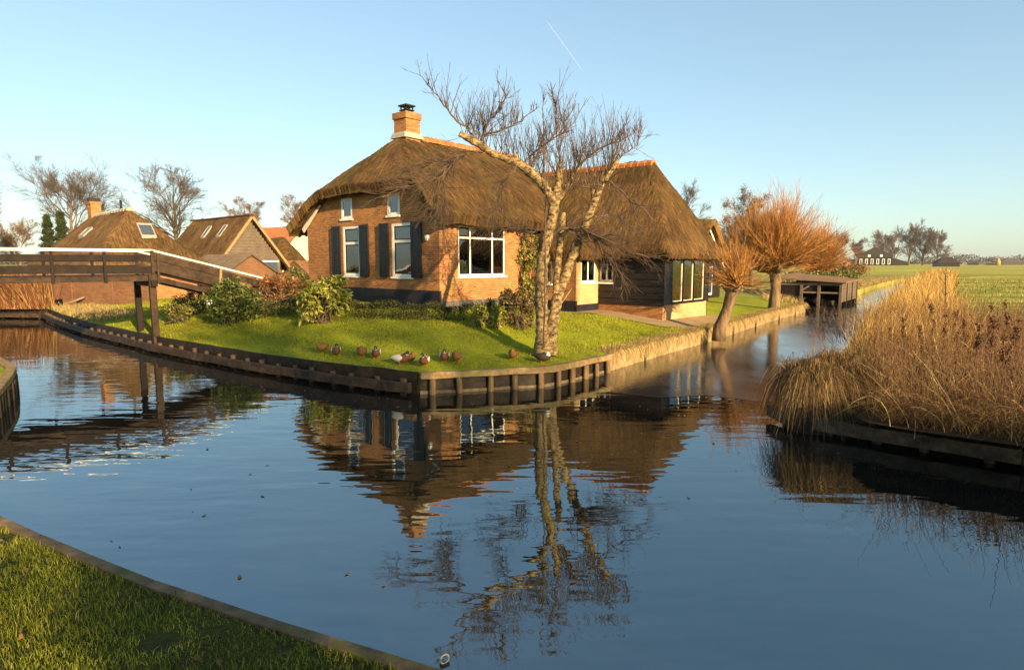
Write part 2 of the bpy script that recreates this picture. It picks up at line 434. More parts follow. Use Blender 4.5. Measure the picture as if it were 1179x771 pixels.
def land(name, poly, zf, mat, grids, skirt=True):
    pts = []
    for x0, x1, y0, y1, s in grids:
        g = np.stack(np.meshgrid(np.arange(x0, x1, s), np.arange(y0, y1, s)), -1).reshape(-1, 2)
        g = g + rng.uniform(-.2, .2, g.shape) * s
        g = g[in_poly(g, poly)]
        g = g[seg_dist(g, poly + [poly[0]]) > s * .35]
        pts.append(g)
    inner = np.concatenate(pts) if pts else np.zeros((0, 2))
    # outline subdivided near the camera
    ol = []
    for a, b in zip(poly, poly[1:] + [poly[0]]):
        L = np.linalg.norm(b - a); m = .5 * np.linalg.norm(a + b)
        n = max(1, int(min(L / .7, 40))) if m < 60 else 1
        for i in range(n): ol.append(a + (b - a) * i / n)
    n = len(ol)
    allp = [Vector(p) for p in ol] + [Vector(p) for p in inner]
    v, e, f, *_ = delaunay_2d_cdt(allp, [(i, (i + 1) % n) for i in range(n)], [], 1, 1e-5)
    P = np.array([p[:] for p in v]); z = zf(P)
    mb = MB()
    mb.add(np.c_[P, z], [tuple(t) for t in f], 0, True)
    if skirt:
        O = np.array(ol); zo = zf(O)
        vs = list(np.c_[O, zo]) + list(np.c_[O, np.full(n, -.6)])
        mb.add(vs, [(i, (i + 1) % n, n + (i + 1) % n, n + i) for i in range(n)], 0)
    o = mb.build(name, mat, recalc=False, uv=False)
    me = o.data
    if me.polygons[0].normal.z < 0: me.flip_normals()
    return tag(o, kind='structure')

M['lawn'] = m_ground('lawn_turf', [(0.33, (0.11, 0.12, 0.010)), (0.5, (0.25, 0.27, 0.014)), (0.66, (0.40, 0.38, 0.022))], 1.1, 12, 0.05)
M['soil'] = m_ground('dark_reed_soil', [(0.35, (0.03, 0.018, 0.008)), (0.65, (0.10, 0.06, 0.025))], 2, 12, .06)
M['meadow'] = m_ground('meadow', [(0.36, (0.20, 0.20, 0.025)), (0.5, (0.33, 0.33, 0.035)), (0.62, (0.50, 0.40, 0.09))], .08, 2.0, 0.12, (0.25, 1, 1), (0.05, (0.30, 0.215, 0.085), (0.3, 1.6, 1)))
M['rough'] = m_ground('rough_field', [(0.36, (0.17, 0.14, 0.03)), (0.5, (0.33, 0.30, 0.04)), (0.64, (0.52, 0.38, 0.10))], .35, 3.0, 0.15, (1, 1, 1), (0.22, (0.16, 0.20, 0.03), (0.5, 1.3, 1)))
M['turf_c'] = m_ground('dark_turf', [(0.35, (0.030, 0.022, 0.010)), (0.5, (0.055, 0.06, 0.012)), (0.65, (0.09, 0.10, 0.02))], 2.5, 25, 0.03)
def blend_far(m_, stops, y0, y1):
    """lawn turf giving way to rough meadow grass with distance from the house"""
    t = m_.node_tree; b = t.nodes['Principled BSDF']; src = b.inputs['Base Color'].links[0].from_socket
    tc = t.nodes.new('ShaderNodeTexCoord'); sx = t.nodes.new('ShaderNodeSeparateXYZ'); t.links.new(tc.outputs['Object'], sx.inputs[0])
    mr = t.nodes.new('ShaderNodeMapRange'); t.links.new(sx.outputs[1], mr.inputs[0]); mr.inputs[1].default_value = y0; mr.inputs[2].default_value = y1
    nz = t.nodes.new('ShaderNodeTexNoise'); nz.inputs['Scale'].default_value = .25; nz.inputs['Detail'].default_value = 8; t.links.new(tc.outputs['Object'], nz.inputs['Vector'])
    rp = t.nodes.new('ShaderNodeValToRGB'); e = rp.color_ramp.elements; e[0].position = .4; e[1].position = .6; e[0].color = (*stops[0], 1); e[1].color = (*stops[1], 1); t.links.new(nz.outputs[0], rp.inputs[0])
    mx = t.nodes.new('ShaderNodeMix'); mx.data_type = 'RGBA'; t.links.new(mr.outputs[0], mx.inputs[0]); t.links.new(src, mx.inputs[6]); t.links.new(rp.outputs[0], mx.inputs[7]); t.links.new(mx.outputs[2], b.inputs['Base Color'])
blend_far(M['lawn'], ((.17, .17, .025), (.34, .27, .07)), 30, 44)
land('lawn', A_poly, zA, M['lawn'], [(-26, 22, 12, 44, .55), (-160, 140, 44, 117, 8), (22, 40, 30, 44, 2), (-60, -26, 30, 44, 4)])
land('reed_bank', B_poly, zB, M['rough'], [(3, 20, 4, 30, .8), (20, 140, 6, 100, 7)])
land('foreground_bank', C_poly, zC, M['turf_c'], [(-9, 2, -1, 8, .25)])
land('bridge_foot_bank', D_poly, zD, M['lawn'], [(-16, -9, 9, 16, .6)])
land('meadow', M_poly, lambda P: np.full(len(np.atleast_2d(P)), .42), M['meadow'], [], True)

# water
def m_water():
    n = NT('canal_water')
    n.col((0.010, 0.0085, 0.007)); n.rough(0.012); n.b.inputs['Specular Tint'].default_value = (.72, .92, 1.0, 1)
    n.b.inputs['IOR'].default_value = 3.0
    v = n.coord('Object', (.45, 1.5, 1))
    a = n.noise(v, 1.9, 2, .5); b = n.noise(n.coord('Object', (.8, 1.4, 1)), 4.0, 2, .5)
    big = n.noise(n.coord('Object'), .35, 2)
    m1 = n.n('Math', operation='MULTIPLY'); n.l(b, m1.inputs[0]); m1.inputs[1].default_value = .2
    ad = n.n('Math', operation='ADD'); n.l(a, ad.inputs[0]); n.l(m1.outputs[0], ad.inputs[1])
    am = n.ramp(big, [(0.35, (.35, .35, .35)), (0.65, (1, 1, 1))])
    mu = n.n('Math', operation='MULTIPLY'); n.l(ad.outputs[0], mu.inputs[0]); n.l(am, mu.inputs[1])
    n.bump(mu.outputs[0], 0.0095, 1.0)
    return n.m
def m_ice():
    n = NT('thin_wet_ice')
    n.col((0.045, 0.036, 0.028)); n.b.inputs['IOR'].default_value = 2.0
    k = n.noise(n.coord('Object', (1, .5, 1)), .8, 5, .6)
    rr = n.ramp(k, [(0.35, (.04, .04, .04)), (0.62, (.17, .17, .17))]); n.l(rr, n.b.inputs['Roughness'])
    n.bump(n.noise(n.coord('Object'), 7, 4), 0.003)
    return n.m
w = MB(); w.add([(-1500, -80, 0), (1500, -80, 0), (1500, 119, 0), (-1500, 119, 0)], [(0, 1, 2, 3)])
tag(w.build('water', m_water(), uv=False), kind='structure')
ice_pts = [G(706, 452), G(760, 458), G(815, 455), G(870, 462), G(900, 463), G(960, 425), G(1005, 380), (24.5, 38.5, 0), G(1045, 327), G(1030, 325), G(1003, 334), G(990, 339), G(926, 358), G(880, 371), G(830, 388), G(770, 405), G(702, 427), G(690, 437)]
ip = [(p[0], p[1], .004) for p in ice_pts]
ic = MB(); ic.add(ip, [tuple(range(len(ip)))])
o_ice = ic.build('thin_ice', m_ice(), uv=False); tag(o_ice, kind='structure')
if o_ice.data.polygons[0].normal.z < 0: o_ice.data.flip_normals()
# path along the barn wing
pp = MB()
pa = [H2(4.3, -2.3), H2(4.9, -2.9), H2(5.3, -5.6), H2(6.2, -6.2), H2(10.6, -6.1), H2(11.2, -5.2), H2(10.6, -4.9), H2(6.5, -4.9), H2(6.5, -2.1), H2(4.9, -2.1), H2(4.3, -1.5)]
def strip(name, outer, zf, mat, lift, s=.3):
    poly = [np.array(p) for p in outer]
    x0, y0 = np.min(poly, 0); x1, y1 = np.max(poly, 0)
    g = np.stack(np.meshgrid(np.arange(x0, x1, s), np.arange(y0, y1, s)), -1).reshape(-1, 2); g = g[in_poly(g, poly)]; g = g[seg_dist(g, poly + [poly[0]]) > s * .3]
    n = len(poly)
    v, e, f, *_ = delaunay_2d_cdt([Vector(p) for p in poly] + [Vector(p) for p in g], [(i, (i + 1) % n) for i in range(n)], [], 1, 1e-5)
    P = np.array([p[:] for p in v]); mb = MB(); mb.add(np.c_[P, zf(P) + lift], [tuple(t) for t in f], 0, True)
    o = mb.build(name, mat, recalc=False, uv=False)
    if o.data.polygons[0].normal.z < 0: o.data.flip_normals()
    return tag(o, kind='structure')
strip('path', pa, zA, M['path'], .03)
#PART2
# ------------------------------------------------------------------ building helpers
def slab(mb, F, outer, holes, d0, d1, mi=0):
    """wall slab with real openings: outer polygon and rectangular holes in (u,v), thickness d0..d1"""
    pts = [Vector(p) for p in outer]; n = len(outer); edges = [(i, (i + 1) % n) for i in range(n)]
    for (a, b, c, d) in holes:
        k = len(pts); pts += [Vector((a, c)), Vector((b, c)), Vector((b, d)), Vector((a, d))]
        edges += [(k + i, k + (i + 1) % 4) for i in range(4)]
    v, e, f, *_ = delaunay_2d_cdt(pts, edges, [], 1, 1e-6)
    P = np.array([p[:] for p in v]); tri = []
    for t in f:
        c = P[list(t)].mean(0)
        if not any(a < c[0] < b and cc < c[1] < d for a, b, cc, d in holes): tri.append(tuple(t))
    m = len(P)
    vs = [F(p[0], p[1], d1) for p in P] + [F(p[0], p[1], d0) for p in P]
    fs = tri + [tuple(i + m for i in t)[::-1] for t in tri]
    cnt = {}
    for t in tri:
        for i in range(3):
            ed = (t[i], t[(i + 1) % 3]); key = tuple(sorted(ed)); cnt.setdefault(key, []).append(ed)
    for k_, es in cnt.items():
        if len(es) == 1: a, b = es[0]; fs.append((b, a, a + m, b + m))
    mb.add(vs, fs, mi)
def window(parent, F, u0, u1, v0, v1, vb=(), hb=(), fw=.06, d=-.09, t=.06, mat='white', sill=True, glass='glass', name='window', inner=None, inw=.035):
    mb = MB()
    mb.fbox(F, u0, u1, v0, v0 + fw, d, d + t); mb.fbox(F, u0, u1, v1 - fw, v1, d, d + t)
    mb.fbox(F, u0, u0 + fw, v0 + fw, v1 - fw, d + .002, d + t - .002); mb.fbox(F, u1 - fw, u1, v0 + fw, v1 - fw, d + .002, d + t - .002)
    for x in vb: mb.fbox(F, x - fw * .45, x + fw * .45, v0 + fw, v1 - fw, d + .006, d + t - .006)
    for y in hb: mb.fbox(F, u0 + fw, u1 - fw, y - fw * .5, y + fw * .5, d + .004, d + t - .004)
    o = mb.build(name, M[mat], parent, bevel=.004)
    g = MB(); g.fbox(F, u0 + fw * .5, u1 - fw * .5, v0 + fw * .5, v1 - fw * .5, d + t * .3, d + t * .3 + .008)
    g.build('pane', M[glass], o)
    if inner:
        s = MB(); xs = [u0 + fw] + list(vb) + [u1 - fw]; ys = [v0 + fw] + list(hb) + [v1 - fw]
        for i in range(len(xs) - 1):
            for j in range(len(ys) - 1):
                a, b = xs[i] + (fw * .45 if i else 0), xs[i + 1] - (fw * .45 if i < len(xs) - 2 else 0)
                c, e = ys[j] + (fw * .5 if j else 0), ys[j + 1] - (fw * .5 if j < len(ys) - 2 else 0)
                q = d + .012
                s.fbox(F, a, b, c, c + inw, q, q + .03); s.fbox(F, a, b, e - inw, e, q, q + .03)
                s.fbox(F, a, a + inw, c + inw, e - inw, q, q + .03); s.fbox(F, b - inw, b, c + inw, e - inw, q, q + .03)
        s.build('sash', M[inner], o)
    if sill:
        s = MB(); s.fbox(F, u0 - .05, u1 + .05, v0 - .07, v0 - .002, d, .055); s.build('sill', M['white'], o, bevel=.004)
    return o
def smin(a, b, k):
    h_ = np.clip(.5 + .5 * (b - a) / k, 0, 1)
    return b * (1 - h_) + a * h_ - k * h_ * (1 - h_)
def thatch(parent, name, xs, ys, zf, mat, thick=.32, inset=.1, straw=0, zoff=0.0, seed=1, rag=.05, uvside=None, smooth=True, strawlen=.27, swap=False):
    """roof as a thick shell over a grid, its top from zf(a,b) -> z, which branch (0 side slope along a, 1 hip along b)"""
    r = np.random.default_rng(seed)
    A, B = np.meshgrid(xs, ys, indexing='ij')
    Z, br = zf(A, B)
    Z = Z + .035 * np.sin(A * 2.3 + seed) * np.sin(B * 1.9 + 2 * seed) + .02 * np.sin(A * 5.1 + 2) * np.sin(B * 4.7) + r.normal(0, .012, Z.shape)
    nx, ny = Z.shape
    ca, cb = (xs[0] + xs[-1]) / 2, (ys[0] + ys[-1]) / 2
    A2 = A.copy(); B2 = B.copy()
    A2[0] += inset; A2[-1] -= inset; B2[:, 0] += inset; B2[:, -1] -= inset
    edge = np.zeros_like(Z); edge[0] = edge[-1] = 1; edge[:, 0] = edge[:, -1] = 1
    At, Bt = A.copy(), B.copy()
    jit = r.normal(0, rag, Z.shape) * edge * .5
    Zb = Z - thick + r.normal(0, rag * .5, Z.shape) * edge
    top = np.stack([At, Bt, Z - zoff], -1).reshape(-1, 3); bot = np.stack([A2, B2, Zb - zoff], -1).reshape(-1, 3)
    idx = np.arange(nx * ny).reshape(nx, ny); n = nx * ny
    q = np.stack([idx[:-1, :-1], idx[1:, :-1], idx[1:, 1:], idx[:-1, 1:]], -1).reshape(-1, 4)
    F = [q, q[:, ::-1] + n]
    for e_ in (idx[0], idx[-1][::-1], idx[:, 0][::-1], idx[:, -1]):
        F.append(np.stack([e_[:-1], e_[1:], e_[1:] + n, e_[:-1] + n], -1))
    V = np.concatenate([top, bot]); F = np.concatenate(F)
    # slope distance coordinate for straw streaks
    ga, gb = np.gradient(Z, xs, ys)
    br = 1 - br if swap else br
    uvv = np.where(br.ravel() > .5, B.ravel(), A.ravel()); UV = np.c_[uvv, Z.ravel()]; UV = np.concatenate([UV, UV])
    if straw:
        i = r.integers(0, nx - 1, straw); j = r.integers(0, ny - 1, straw)
        fr = r.random((straw, 2))
        a = xs[i] + fr[:, 0] * (xs[i + 1] - xs[i]); b = ys[j] + fr[:, 1] * (ys[j + 1] - ys[j])
        z = Z[i, j] * (1 - fr[:, 0]) * (1 - fr[:, 1]) + Z[i + 1, j] * fr[:, 0] * (1 - fr[:, 1]) + Z[i, j + 1] * (1 - fr[:, 0]) * fr[:, 1] + Z[i + 1, j + 1] * fr[:, 0] * fr[:, 1]
        g = np.stack([-ga[i, j], -gb[i, j]], -1); sl = np.linalg.norm(g, axis=1, keepdims=True) + 1e-6; g = g / sl
        dn = np.c_[g, -np.minimum(sl, 3)]; dn /= np.linalg.norm(dn, axis=1, keepdims=True)
        nrm = np.c_[-ga[i, j], -gb[i, j], np.ones(straw)]; nrm /= np.linalg.norm(nrm, axis=1, keepdims=True)
        P0 = np.c_[a, b, z - zoff] - nrm * .012
        # fringe along the eaves
        L = r.uniform(.35, 1.0, straw)[:, None] * strawlen
        dirv = dn + nrm * r.uniform(.01, .10, (straw, 1)) + r.normal(0, .12, (straw, 3))
        sd_ = np.cross(dn, nrm) * r.uniform(.004, .011, (straw, 1))
        Vs = np.stack([P0 - sd_, P0 + sd_, P0 + dirv * L], 1).reshape(-1, 3)
        # tris stored as degenerate-free quads: base left, base right, tip right, tip left
        tip = P0 + dirv * L
        Vs = np.stack([P0 - sd_, P0 + sd_, tip + sd_ * .4, tip - sd_ * .4], 1).reshape(-1, 3)
        k = len(V); Fq = np.arange(straw * 4).reshape(-1, 4) + k
        uvS = np.repeat(np.c_[np.where(br[i, j] > .5, b, a), z], 4, 0)
        V = np.concatenate([V, Vs]); F = np.concatenate([F, Fq]); UV = np.concatenate([UV, uvS])
    o = mesh_np(name, V, F, mat, parent, False)
    if smooth:
        fl = np.zeros(len(F), bool); fl[:len(q) * 2] = True
        o.data.polygons.foreach_set('use_smooth', fl)
    uvl = o.data.uv_layers.new(name='UVMap')
    uvl.data.foreach_set('uv', UV[F.ravel()].astype(np.float32).ravel())
    return o, (A, B, Z)
def ridge_tiles(parent, p0, p1, r0=.17, n=20, zoff=0.0, name='ridge_tiles', mat='ridge_plain', sag=None):
    mb = MB(); p0 = np.array(p0, float); p1 = np.array(p1, float)
    for i in range(n):
        q0 = p0 + (p1 - p0) * (i - .06) / n; q1 = p0 + (p1 - p0) * (i + 1) / n
        t = (q1 - q0) / np.linalg.norm(q1 - q0); s = np.cross(t, (0, 0, 1)); s /= np.linalg.norm(s); u_ = np.cross(s, t)
        k = 7; V = []
        dz = rng.normal(0, .008)
        for q, rr in ((q0, r0 * 1.08), (q1, r0 * .94)):
            for j in range(k):
                a = math.pi * (j / (k - 1)) * 1.16 - .25
                V.append(q + s * math.cos(a) * rr * 1.25 + u_ * (math.sin(a) * rr + dz))
        mb.add(V, [(j, j + 1, k + j + 1, k + j) for j in range(k - 1)] + [tuple(range(k))], 0, False)
    return mb.build(name, M[mat], parent, recalc=False)

# ------------------------------------------------------------------ the farmhouse
Z0 = 1.0
RZ = math.atan2(U2[1], U2[0])
house = empty('farmhouse', (*CORN, hz(Z0)), RZ, 'large brick farmhouse with mossy thatched roof and black shutters behind the lawn', 'house')
house.scale = (HK, HK, HK)
GW = 8.05
def Fg(u, v, d): return (-d, u, v - Z0)            # gable facing the bridge
def Fl(u, v, d): return (u, -d, v - Z0)            # long sunny side
def Fs(u, v, d): return (4.95 - d, u, v - Z0)      # side of the brick step
def Fb(u, v, d): return (u, -2.14 - d, v - Z0)     # lit front of the brick step
def Fw(u, v, d): return (6.49 - d, u, v - Z0)      # boarded side of the barn wing
def Fe(u, v, d): return (u, -4.94 - d, v - Z0)     # glazed end of the barn wing
mb = MB()
win_g = [(4.45, 5.52, 2.05, 3.95), (1.38, 2.5, 2.05, 3.95)]
win_s = [(4.86, 5.58, 4.24, 5.02), (2.02, 2.72, 4.24, 5.02)]
slab(mb, Fg, [(0.002, .4), (GW, .4), (GW, 4.2), (6.75, 4.95), (6.4, 5.12), (1.2, 5.12), (.75, 4.95), (0.002, 4.2)], win_g + win_s, -.3, 0)
slab(mb, Fl, [(.302, .35), (4.95, .35), (4.95, 4.16), (.302, 4.16)], [(.9, 3.36, 2.08, 3.85)], -.3, 0)
mb.fbox(Fl, 0.002, .30, .35, 4.16, -.299, 0)
slab(mb, Fs, [(-2.14, .3), (-.002, .3), (-.002, 2.95), (-2.14, 2.95)], [(-1.0, -.45, 1.75, 2.6)], -.28, 0)
mb.fbox(lambda u, v, d: (GW, 0, 0) if 0 else (u, GW + d, v - Z0), .302, 9.0, .4, 4.0, -.3, 0)   # hidden long side
mb.box(9.0, 9.3, 0, GW, -.5, 4.5)
wall = mb.build('wall', M['brick'], house)
mb = MB()
slab(mb, Fb, [(4.95, .3), (6.49, .3), (6.49, 2.95), (4.95, 2.95)], [(5.3, 6.3, 1.8, 2.72)], -.28, 0)
mb.build('wall', M['brick_lit'], house)
mb = MB()
mb.fbox(Fw, -4.94, -2.14, .25, .95, -.22, 0)
mb.build('low_wall', M['brick'], house)
mb = MB(); mb.fbox(Fe, 6.492, 10.3, .25, 1.0, -.22, 0); mb.build('low_wall', M['brick_lit'], house)
# black boards, each overlapping the one below
def boards(F, u0, u1, v0, v1, step, mat, holes=(), name='board_cladding'):
    mb = MB(); v = v0
    while v < v1 - .02:
        t = min(v + step, v1)
        spans = [(u0, u1)]
        for (a, b, c, d) in holes:
            if t > c + .01 and v < d - .01:
                ns = []
                for (p, q) in spans:
                    if b <= p or a >= q: ns.append((p, q)); continue
                    if a > p: ns.append((p, a))
                    if b < q: ns.append((b, q))
                spans = ns
        for p, q in spans:
            j = rng.normal(0, .003)
            mb.hexa([F(p, v, -.02), F(q, v, -.02), F(q, t + .012, -.02), F(p, t + .012, -.02), F(p, v, .038 + j), F(q, v, .038 + j), F(q, t + .012, .008), F(p, t + .012, .008)])
        v = t
    return mb.build(name, M[mat], house)
boards(Fw, -4.93, -2.16, .96, 2.95, .245, 'blackwood', [(-2.8, -2.2, 1.8, 2.5)])
boards(Fe, 6.50, 7.1, 1.01, 2.95, .24, 'blackwood'); boards(Fe, 10.06, 10.36, 1.01, 2.95, .24, 'blackwood')
mb = MB(); mb.box(6.47, 6.545, -4.985, -4.93, .97 - Z0, 2.95 - Z0); mb.box(10.33, 10.40, -4.985, -4.93, .97 - Z0, 2.95 - Z0)
mb.box(10.3, 10.38, -4.93, 5.9, .25 - Z0, 2.95 - Z0)
mb.build('corner_board', M['blackwood'], house)
# plinths
for F_, q_ in ((Fg, (-.03, GW, .4, 1.6)), (Fs, (-2.17, -.002, .3, 1.12)), (Fb, (4.92, 6.47, .3, .97))):
    mb = MB(); mb.fbox(F_, *q_, -.05, .03); mb.build('plinth', M['plinth'], house)
mb = MB(); mb.fbox(Fl, -.028, 4.9, .35, 1.24, -.05, .028); mb.build('plinth', M['plinth_grey'], house)
# windows
for (a, b, c, d), bar in zip(win_g, (3.3, 3.31)):
    wdw = window(house, Fg, a, b, c, d, hb=(bar,), fw=.1, mat='white', inner='blackpaint', inw=.04, d=-.07)
    g = MB(); g.fbox(Fg, a + .08, b - .08, bar + .05, d - .08, -.2, -.19); g.build('pale_panel', M['curtain'], wdw)  # pale sheet behind the upper pane
for (a, b, c, d) in win_s:
    window(house, Fg, a, b, c, d, fw=.1, mat='white', d=-.06)
wl = window(house, Fl, .9, 3.36, 2.08, 3.85, vb=(1.52, 2.68), hb=(3.42,), fw=.07, mat='white', inner='blackpaint', inw=.05)
g = MB()
for x in (2.0, 2.12, 2.3, 2.38, 2.44, 2.3):
    hh = rng.uniform(.08, .2); g.fbox(Fl, x, x + .09, 2.14, 2.16 + hh, -.16, -.11)
    g.add([Fl(x, 2.16 + hh, -.2), Fl(x + .09, 2.16 + hh, -.2), Fl(x + .09, 2.16 + hh, -.14), Fl(x, 2.16 + hh, -.14), Fl(x + .045, 2.24 + hh, -.17)], [(0, 1, 4), (1, 2, 4), (2, 3, 4), (3, 0, 4)])
g.build('sill_ornament', M['white'], wl)
g = MB(); g.fbox(Fl, .98, 3.28, 3.47, 3.8, -.125, -.12); g.build('pale_panel', M['curtain'], wl)  # pale sheet behind the top row of panes
g = MB(); g.fbox(Fl, 1.02, 1.4, 2.3, 2.75, -.24, -.2); g.build('lamp_shade', M['curtain'], wl)
window(house, Fs, -1.0, -.45, 1.75, 2.6, fw=.07)
wb = window(house, Fb, 5.3, 6.3, 1.8, 2.72, vb=(5.8,), fw=.07, inner='blackpaint', inw=.045)
g = MB()
for x in (5.42, 5.62, 5.92, 6.12): g.fbox(Fb, x, x + .08, 1.88, 2.65, -.2, -.18)
g.build('curtain', M['curtain'], wb)
window(house, Fw, -2.8, -2.2, 1.8, 2.5, vb=(-2.5,), fw=.045, mat='greywood', d=-.03)
# glazed end: three tall panes between black posts
ge = MB()
for x in (7.1, 8.04, 8.98, 9.98): ge.fbox(Fe, x, x + .08, 1.0, 2.95, -.1, .03)
ge.fbox(Fe, 7.08, 10.08, 1.001, 1.09, -.12, .05); ge.fbox(Fe, 7.18, 9.98, 2.82, 2.95, -.099, .028)
gf = ge.build('window', M['blackpaint'], house, bevel=.005)
g = MB()
for x in (7.18, 8.12, 9.06): g.fbox(Fe, x, x + .92 - (.06 if x < 9 else 0), 1.09, 2.82, -.04, -.03)
g.build('pane', M['glass2'], gf)
g = MB()
for x in (7.2, 8.9, 9.8): g.fbox(Fe, x, x + .09, 1.09, 2.82, -.16, -.1)
g.fbox(Fe, 7.2, 9.9, 2.3, 2.36, -.2, -.17)
g.build('curtain', M['cream'], gf)
g = MB()
for x, x2 in ((7.18, 8.04), (8.12, 8.98), (9.06, 9.98)):
    g.fbox(Fe, x2 - .05, x2, 1.09, 2.82, -.03, -.01); g.fbox(Fe, x, x2 - .05, 1.09, 1.12, -.03, -.01)
g.build('sash', M['cream'], gf)
# small glazing on the far corner so light falls through the room as it does in the photo
# shutters
for (u0, u1) in ((5.6, 6.16), (3.8, 4.36), (2.6, 3.14), (.82, 1.36)):
    s = MB(); t0 = .05
    s.fbox(Fg, u0, u1, 2.03, 3.97, t0, t0 + .03)
    for (a, b) in ((2.03, 2.15), (2.95, 3.05), (3.85, 3.97)): s.fbox(Fg, u0, u1, a, b, t0 + .03, t0 + .048)
    for (a, b) in ((u0, u0 + .09), (u1 - .09, u1)): s.fbox(Fg, a, b, 2.15, 3.85, t0 + .031, t0 + .046)
    for (a, b) in ((2.25, 2.85), (3.15, 3.75)): s.fbox(Fg, u0 + .16, u1 - .16, a, b, t0 + .03, t0 + .042)
    for z in (2.3, 3.6): s.fbox(Fg, (u0 + u1) / 2 - .03, (u0 + u1) / 2 + .03, z, z + .06, 0, t0)
    s.build('shutter', M['blackpaint'], house, bevel=.006)
# barge boards
mb = MB()
def rake(p, q, wd=.2):
    (b0, z0), (b1, z1) = p, q
    n = np.array([-(z1 - z0), b1 - b0]); n /= np.linalg.norm(n)
    if n[1] > 0: n = -n
    V = []
    for d in (.06, .10):
        for (b, z, k) in ((b0, z0, 0), (b1, z1, 0), (b1, z1, wd), (b0, z0, wd)): V.append(Fg(b + n[0] * k, z + n[1] * k, d))
    mb.hexa(V)
rake((-.12, 4.0), (.72, 4.95)); mb.build('barge_board', M['white'], house, bevel=.004)
mb = MB(); rake((GW + .25, 3.95), (7.0, 4.98)); mb.build('barge_board', M['white'], house, bevel=.004)
mb = MB(); mb.fbox(Fg, .48, .62, 3.36, 3.5, 0, .1); mb.fbox(Fg, .5, .6, 3.3, 3.36, .03, .09); mb.build('wall_lamp', M['white'], house, bevel=.02)
# gutterless eave board and wall top on the sunny side
mb = MB(); mb.fbox(Fl, 0, 4.9, 4.0, 4.14, .0, .05); mb.build('eave_board', M['plinth'], house)
# rooms behind the windows
mb = MB()
mb.box(.31, 4.5, .31, GW - .31, .6, .7)
mb.box(6.8, 10.2, -4.7, 0, -.1, -.02)
mb.build('floor', M['innerfloor'], house)
mb = MB(); mb.box(4.5, 4.6, .31, GW - .31, .6, 3.4); mb.box(.31, 4.5, 3.55, 3.62, .7, 3.4); mb.box(.31, 4.6, .31, GW - .31, 3.1, 3.18)
mb.box(6.8, 10.2, -.1, 0, 0, 2.2); mb.box(6.8, 10.2, -4.6, -.1, 2.1, 2.16); mb.box(10.2, 10.26, -3, -.1, 0, 2.1)
mb.build('inner_wall', M['inner'], house)
# roofs
tr = [-.5, 0, .75, 4.03]; zr = [4.16, 4.56, 5.36, 7.55]
tl = [-.85, 0, 1.35, 4.02]; zl = [4.05, 4.52, 5.36, 7.55]
def main_z(a, b):
    s1 = np.interp(b, tr, zr); s2 = np.interp(GW - b, tl, zl)
    k = .35
    side = smin(s1, s2, k)
    hip = 5.42 + (a + .5) * .98
    hip2 = 4.2 + (10.5 - a) * 1.3
    z = smin(side, hip, .45); z = smin(z, hip2, .5)
    return z, (hip < side).astype(float)
xs = np.concatenate([np.linspace(-.5, 3, 45), np.linspace(3.1, 10.5, 75)]); ys = np.linspace(-.5, GW + .85, 110)
roof, _ = thatch(house, 'roof', xs, ys, main_z, M['thatch'], .38, .14, 42000, Z0, 3)
sl = 1.48
def barn_z(a, b):
    f = 3.0 + (a - 6.0) * sl; bk = 3.0 + (10.98 - a) * sl
    e1 = 2.98 + (b + 5.38) * 1.78
    s = smin(f, bk, .3); z = smin(s, e1, .35)
    return z, (e1 < s).astype(float)
barn, _ = thatch(house, 'barn_roof', np.linspace(6.0, 11.0, 80), np.concatenate([np.linspace(-5.4, -2, 60), np.linspace(-1.9, 6.5, 80)]), barn_z, M['thatch_barn'], .3, .12, 38000, Z0, 5, swap=True)
def step_z(a, b):
    f = 3.0 + (a - 4.55) * 1.0; e1 = 2.98 + (b + 2.62) * 1.5; bk = 3.0 + (9 - a) * 2
    s = np.minimum(f, bk); z = smin(s, e1, .5)
    return z, (e1 < s).astype(float)
thatch(house, 'step_roof', np.linspace(4.55, 7.6, 40), np.linspace(-2.62, 2, 50), step_z, M['thatch'], .28, .1, 7000, Z0, 8, swap=True)
ridge_tiles(roof, (2.62, 4.03, 7.44 - Z0), (8.6, 4.03, 7.40 - Z0), .19, 26)
ridge_tiles(barn, (8.49, -3.35, 6.42 - Z0), (8.49, 2.4, 6.44 - Z0), .19, 19)
# chimney
mb = MB(); cx, cy = 2.1, 4.03
mb.box(cx - .36, cx + .36, cy - .36, cy + .36, 6.9 - Z0, 8.12 - Z0); mb.box(cx - .41, cx + .41, cy - .41, cy + .41, 8.12 - Z0, 8.36 - Z0)
ch = mb.build('chimney', M['brick'], roof)
mb = MB(); V = []
for z, s in ((7.38, .44), (7.52, .40), (7.60, .37)): V += [(cx - s * 1.15, cy - s, z - Z0), (cx + s * 1.15, cy - s, z - Z0), (cx + s * 1.15, cy + s, z - Z0), (cx - s * 1.15, cy + s, z - Z0)]
mb.add(V, [(i + 4 * k, (i + 1) % 4 + 4 * k, (i + 1) % 4 + 4 * k + 4, i + 4 * k + 4) for k in range(2) for i in range(4)])
mb.build('flashing', M['cement'], ch)
mb = MB()
for sx in (-1, 1):
    for sy in (-1, 1): mb.tube([(cx + .16 * sx, cy + .16 * sy, 8.34 - Z0), (cx + .16 * sx, cy + .16 * sy, 8.62 - Z0)], .028, 6)
mb.tube([(cx, cy, 8.3 - Z0), (cx, cy, 8.55 - Z0)], .13, 12); mb.box(cx - .24, cx + .24, cy - .24, cy + .24, 8.62 - Z0, 8.68 - Z0); mb.box(cx - .22, cx + .22, cy - .22, cy + .22, 8.47 - Z0, 8.50 - Z0)
mb.build('cowl', M['iron'], ch)
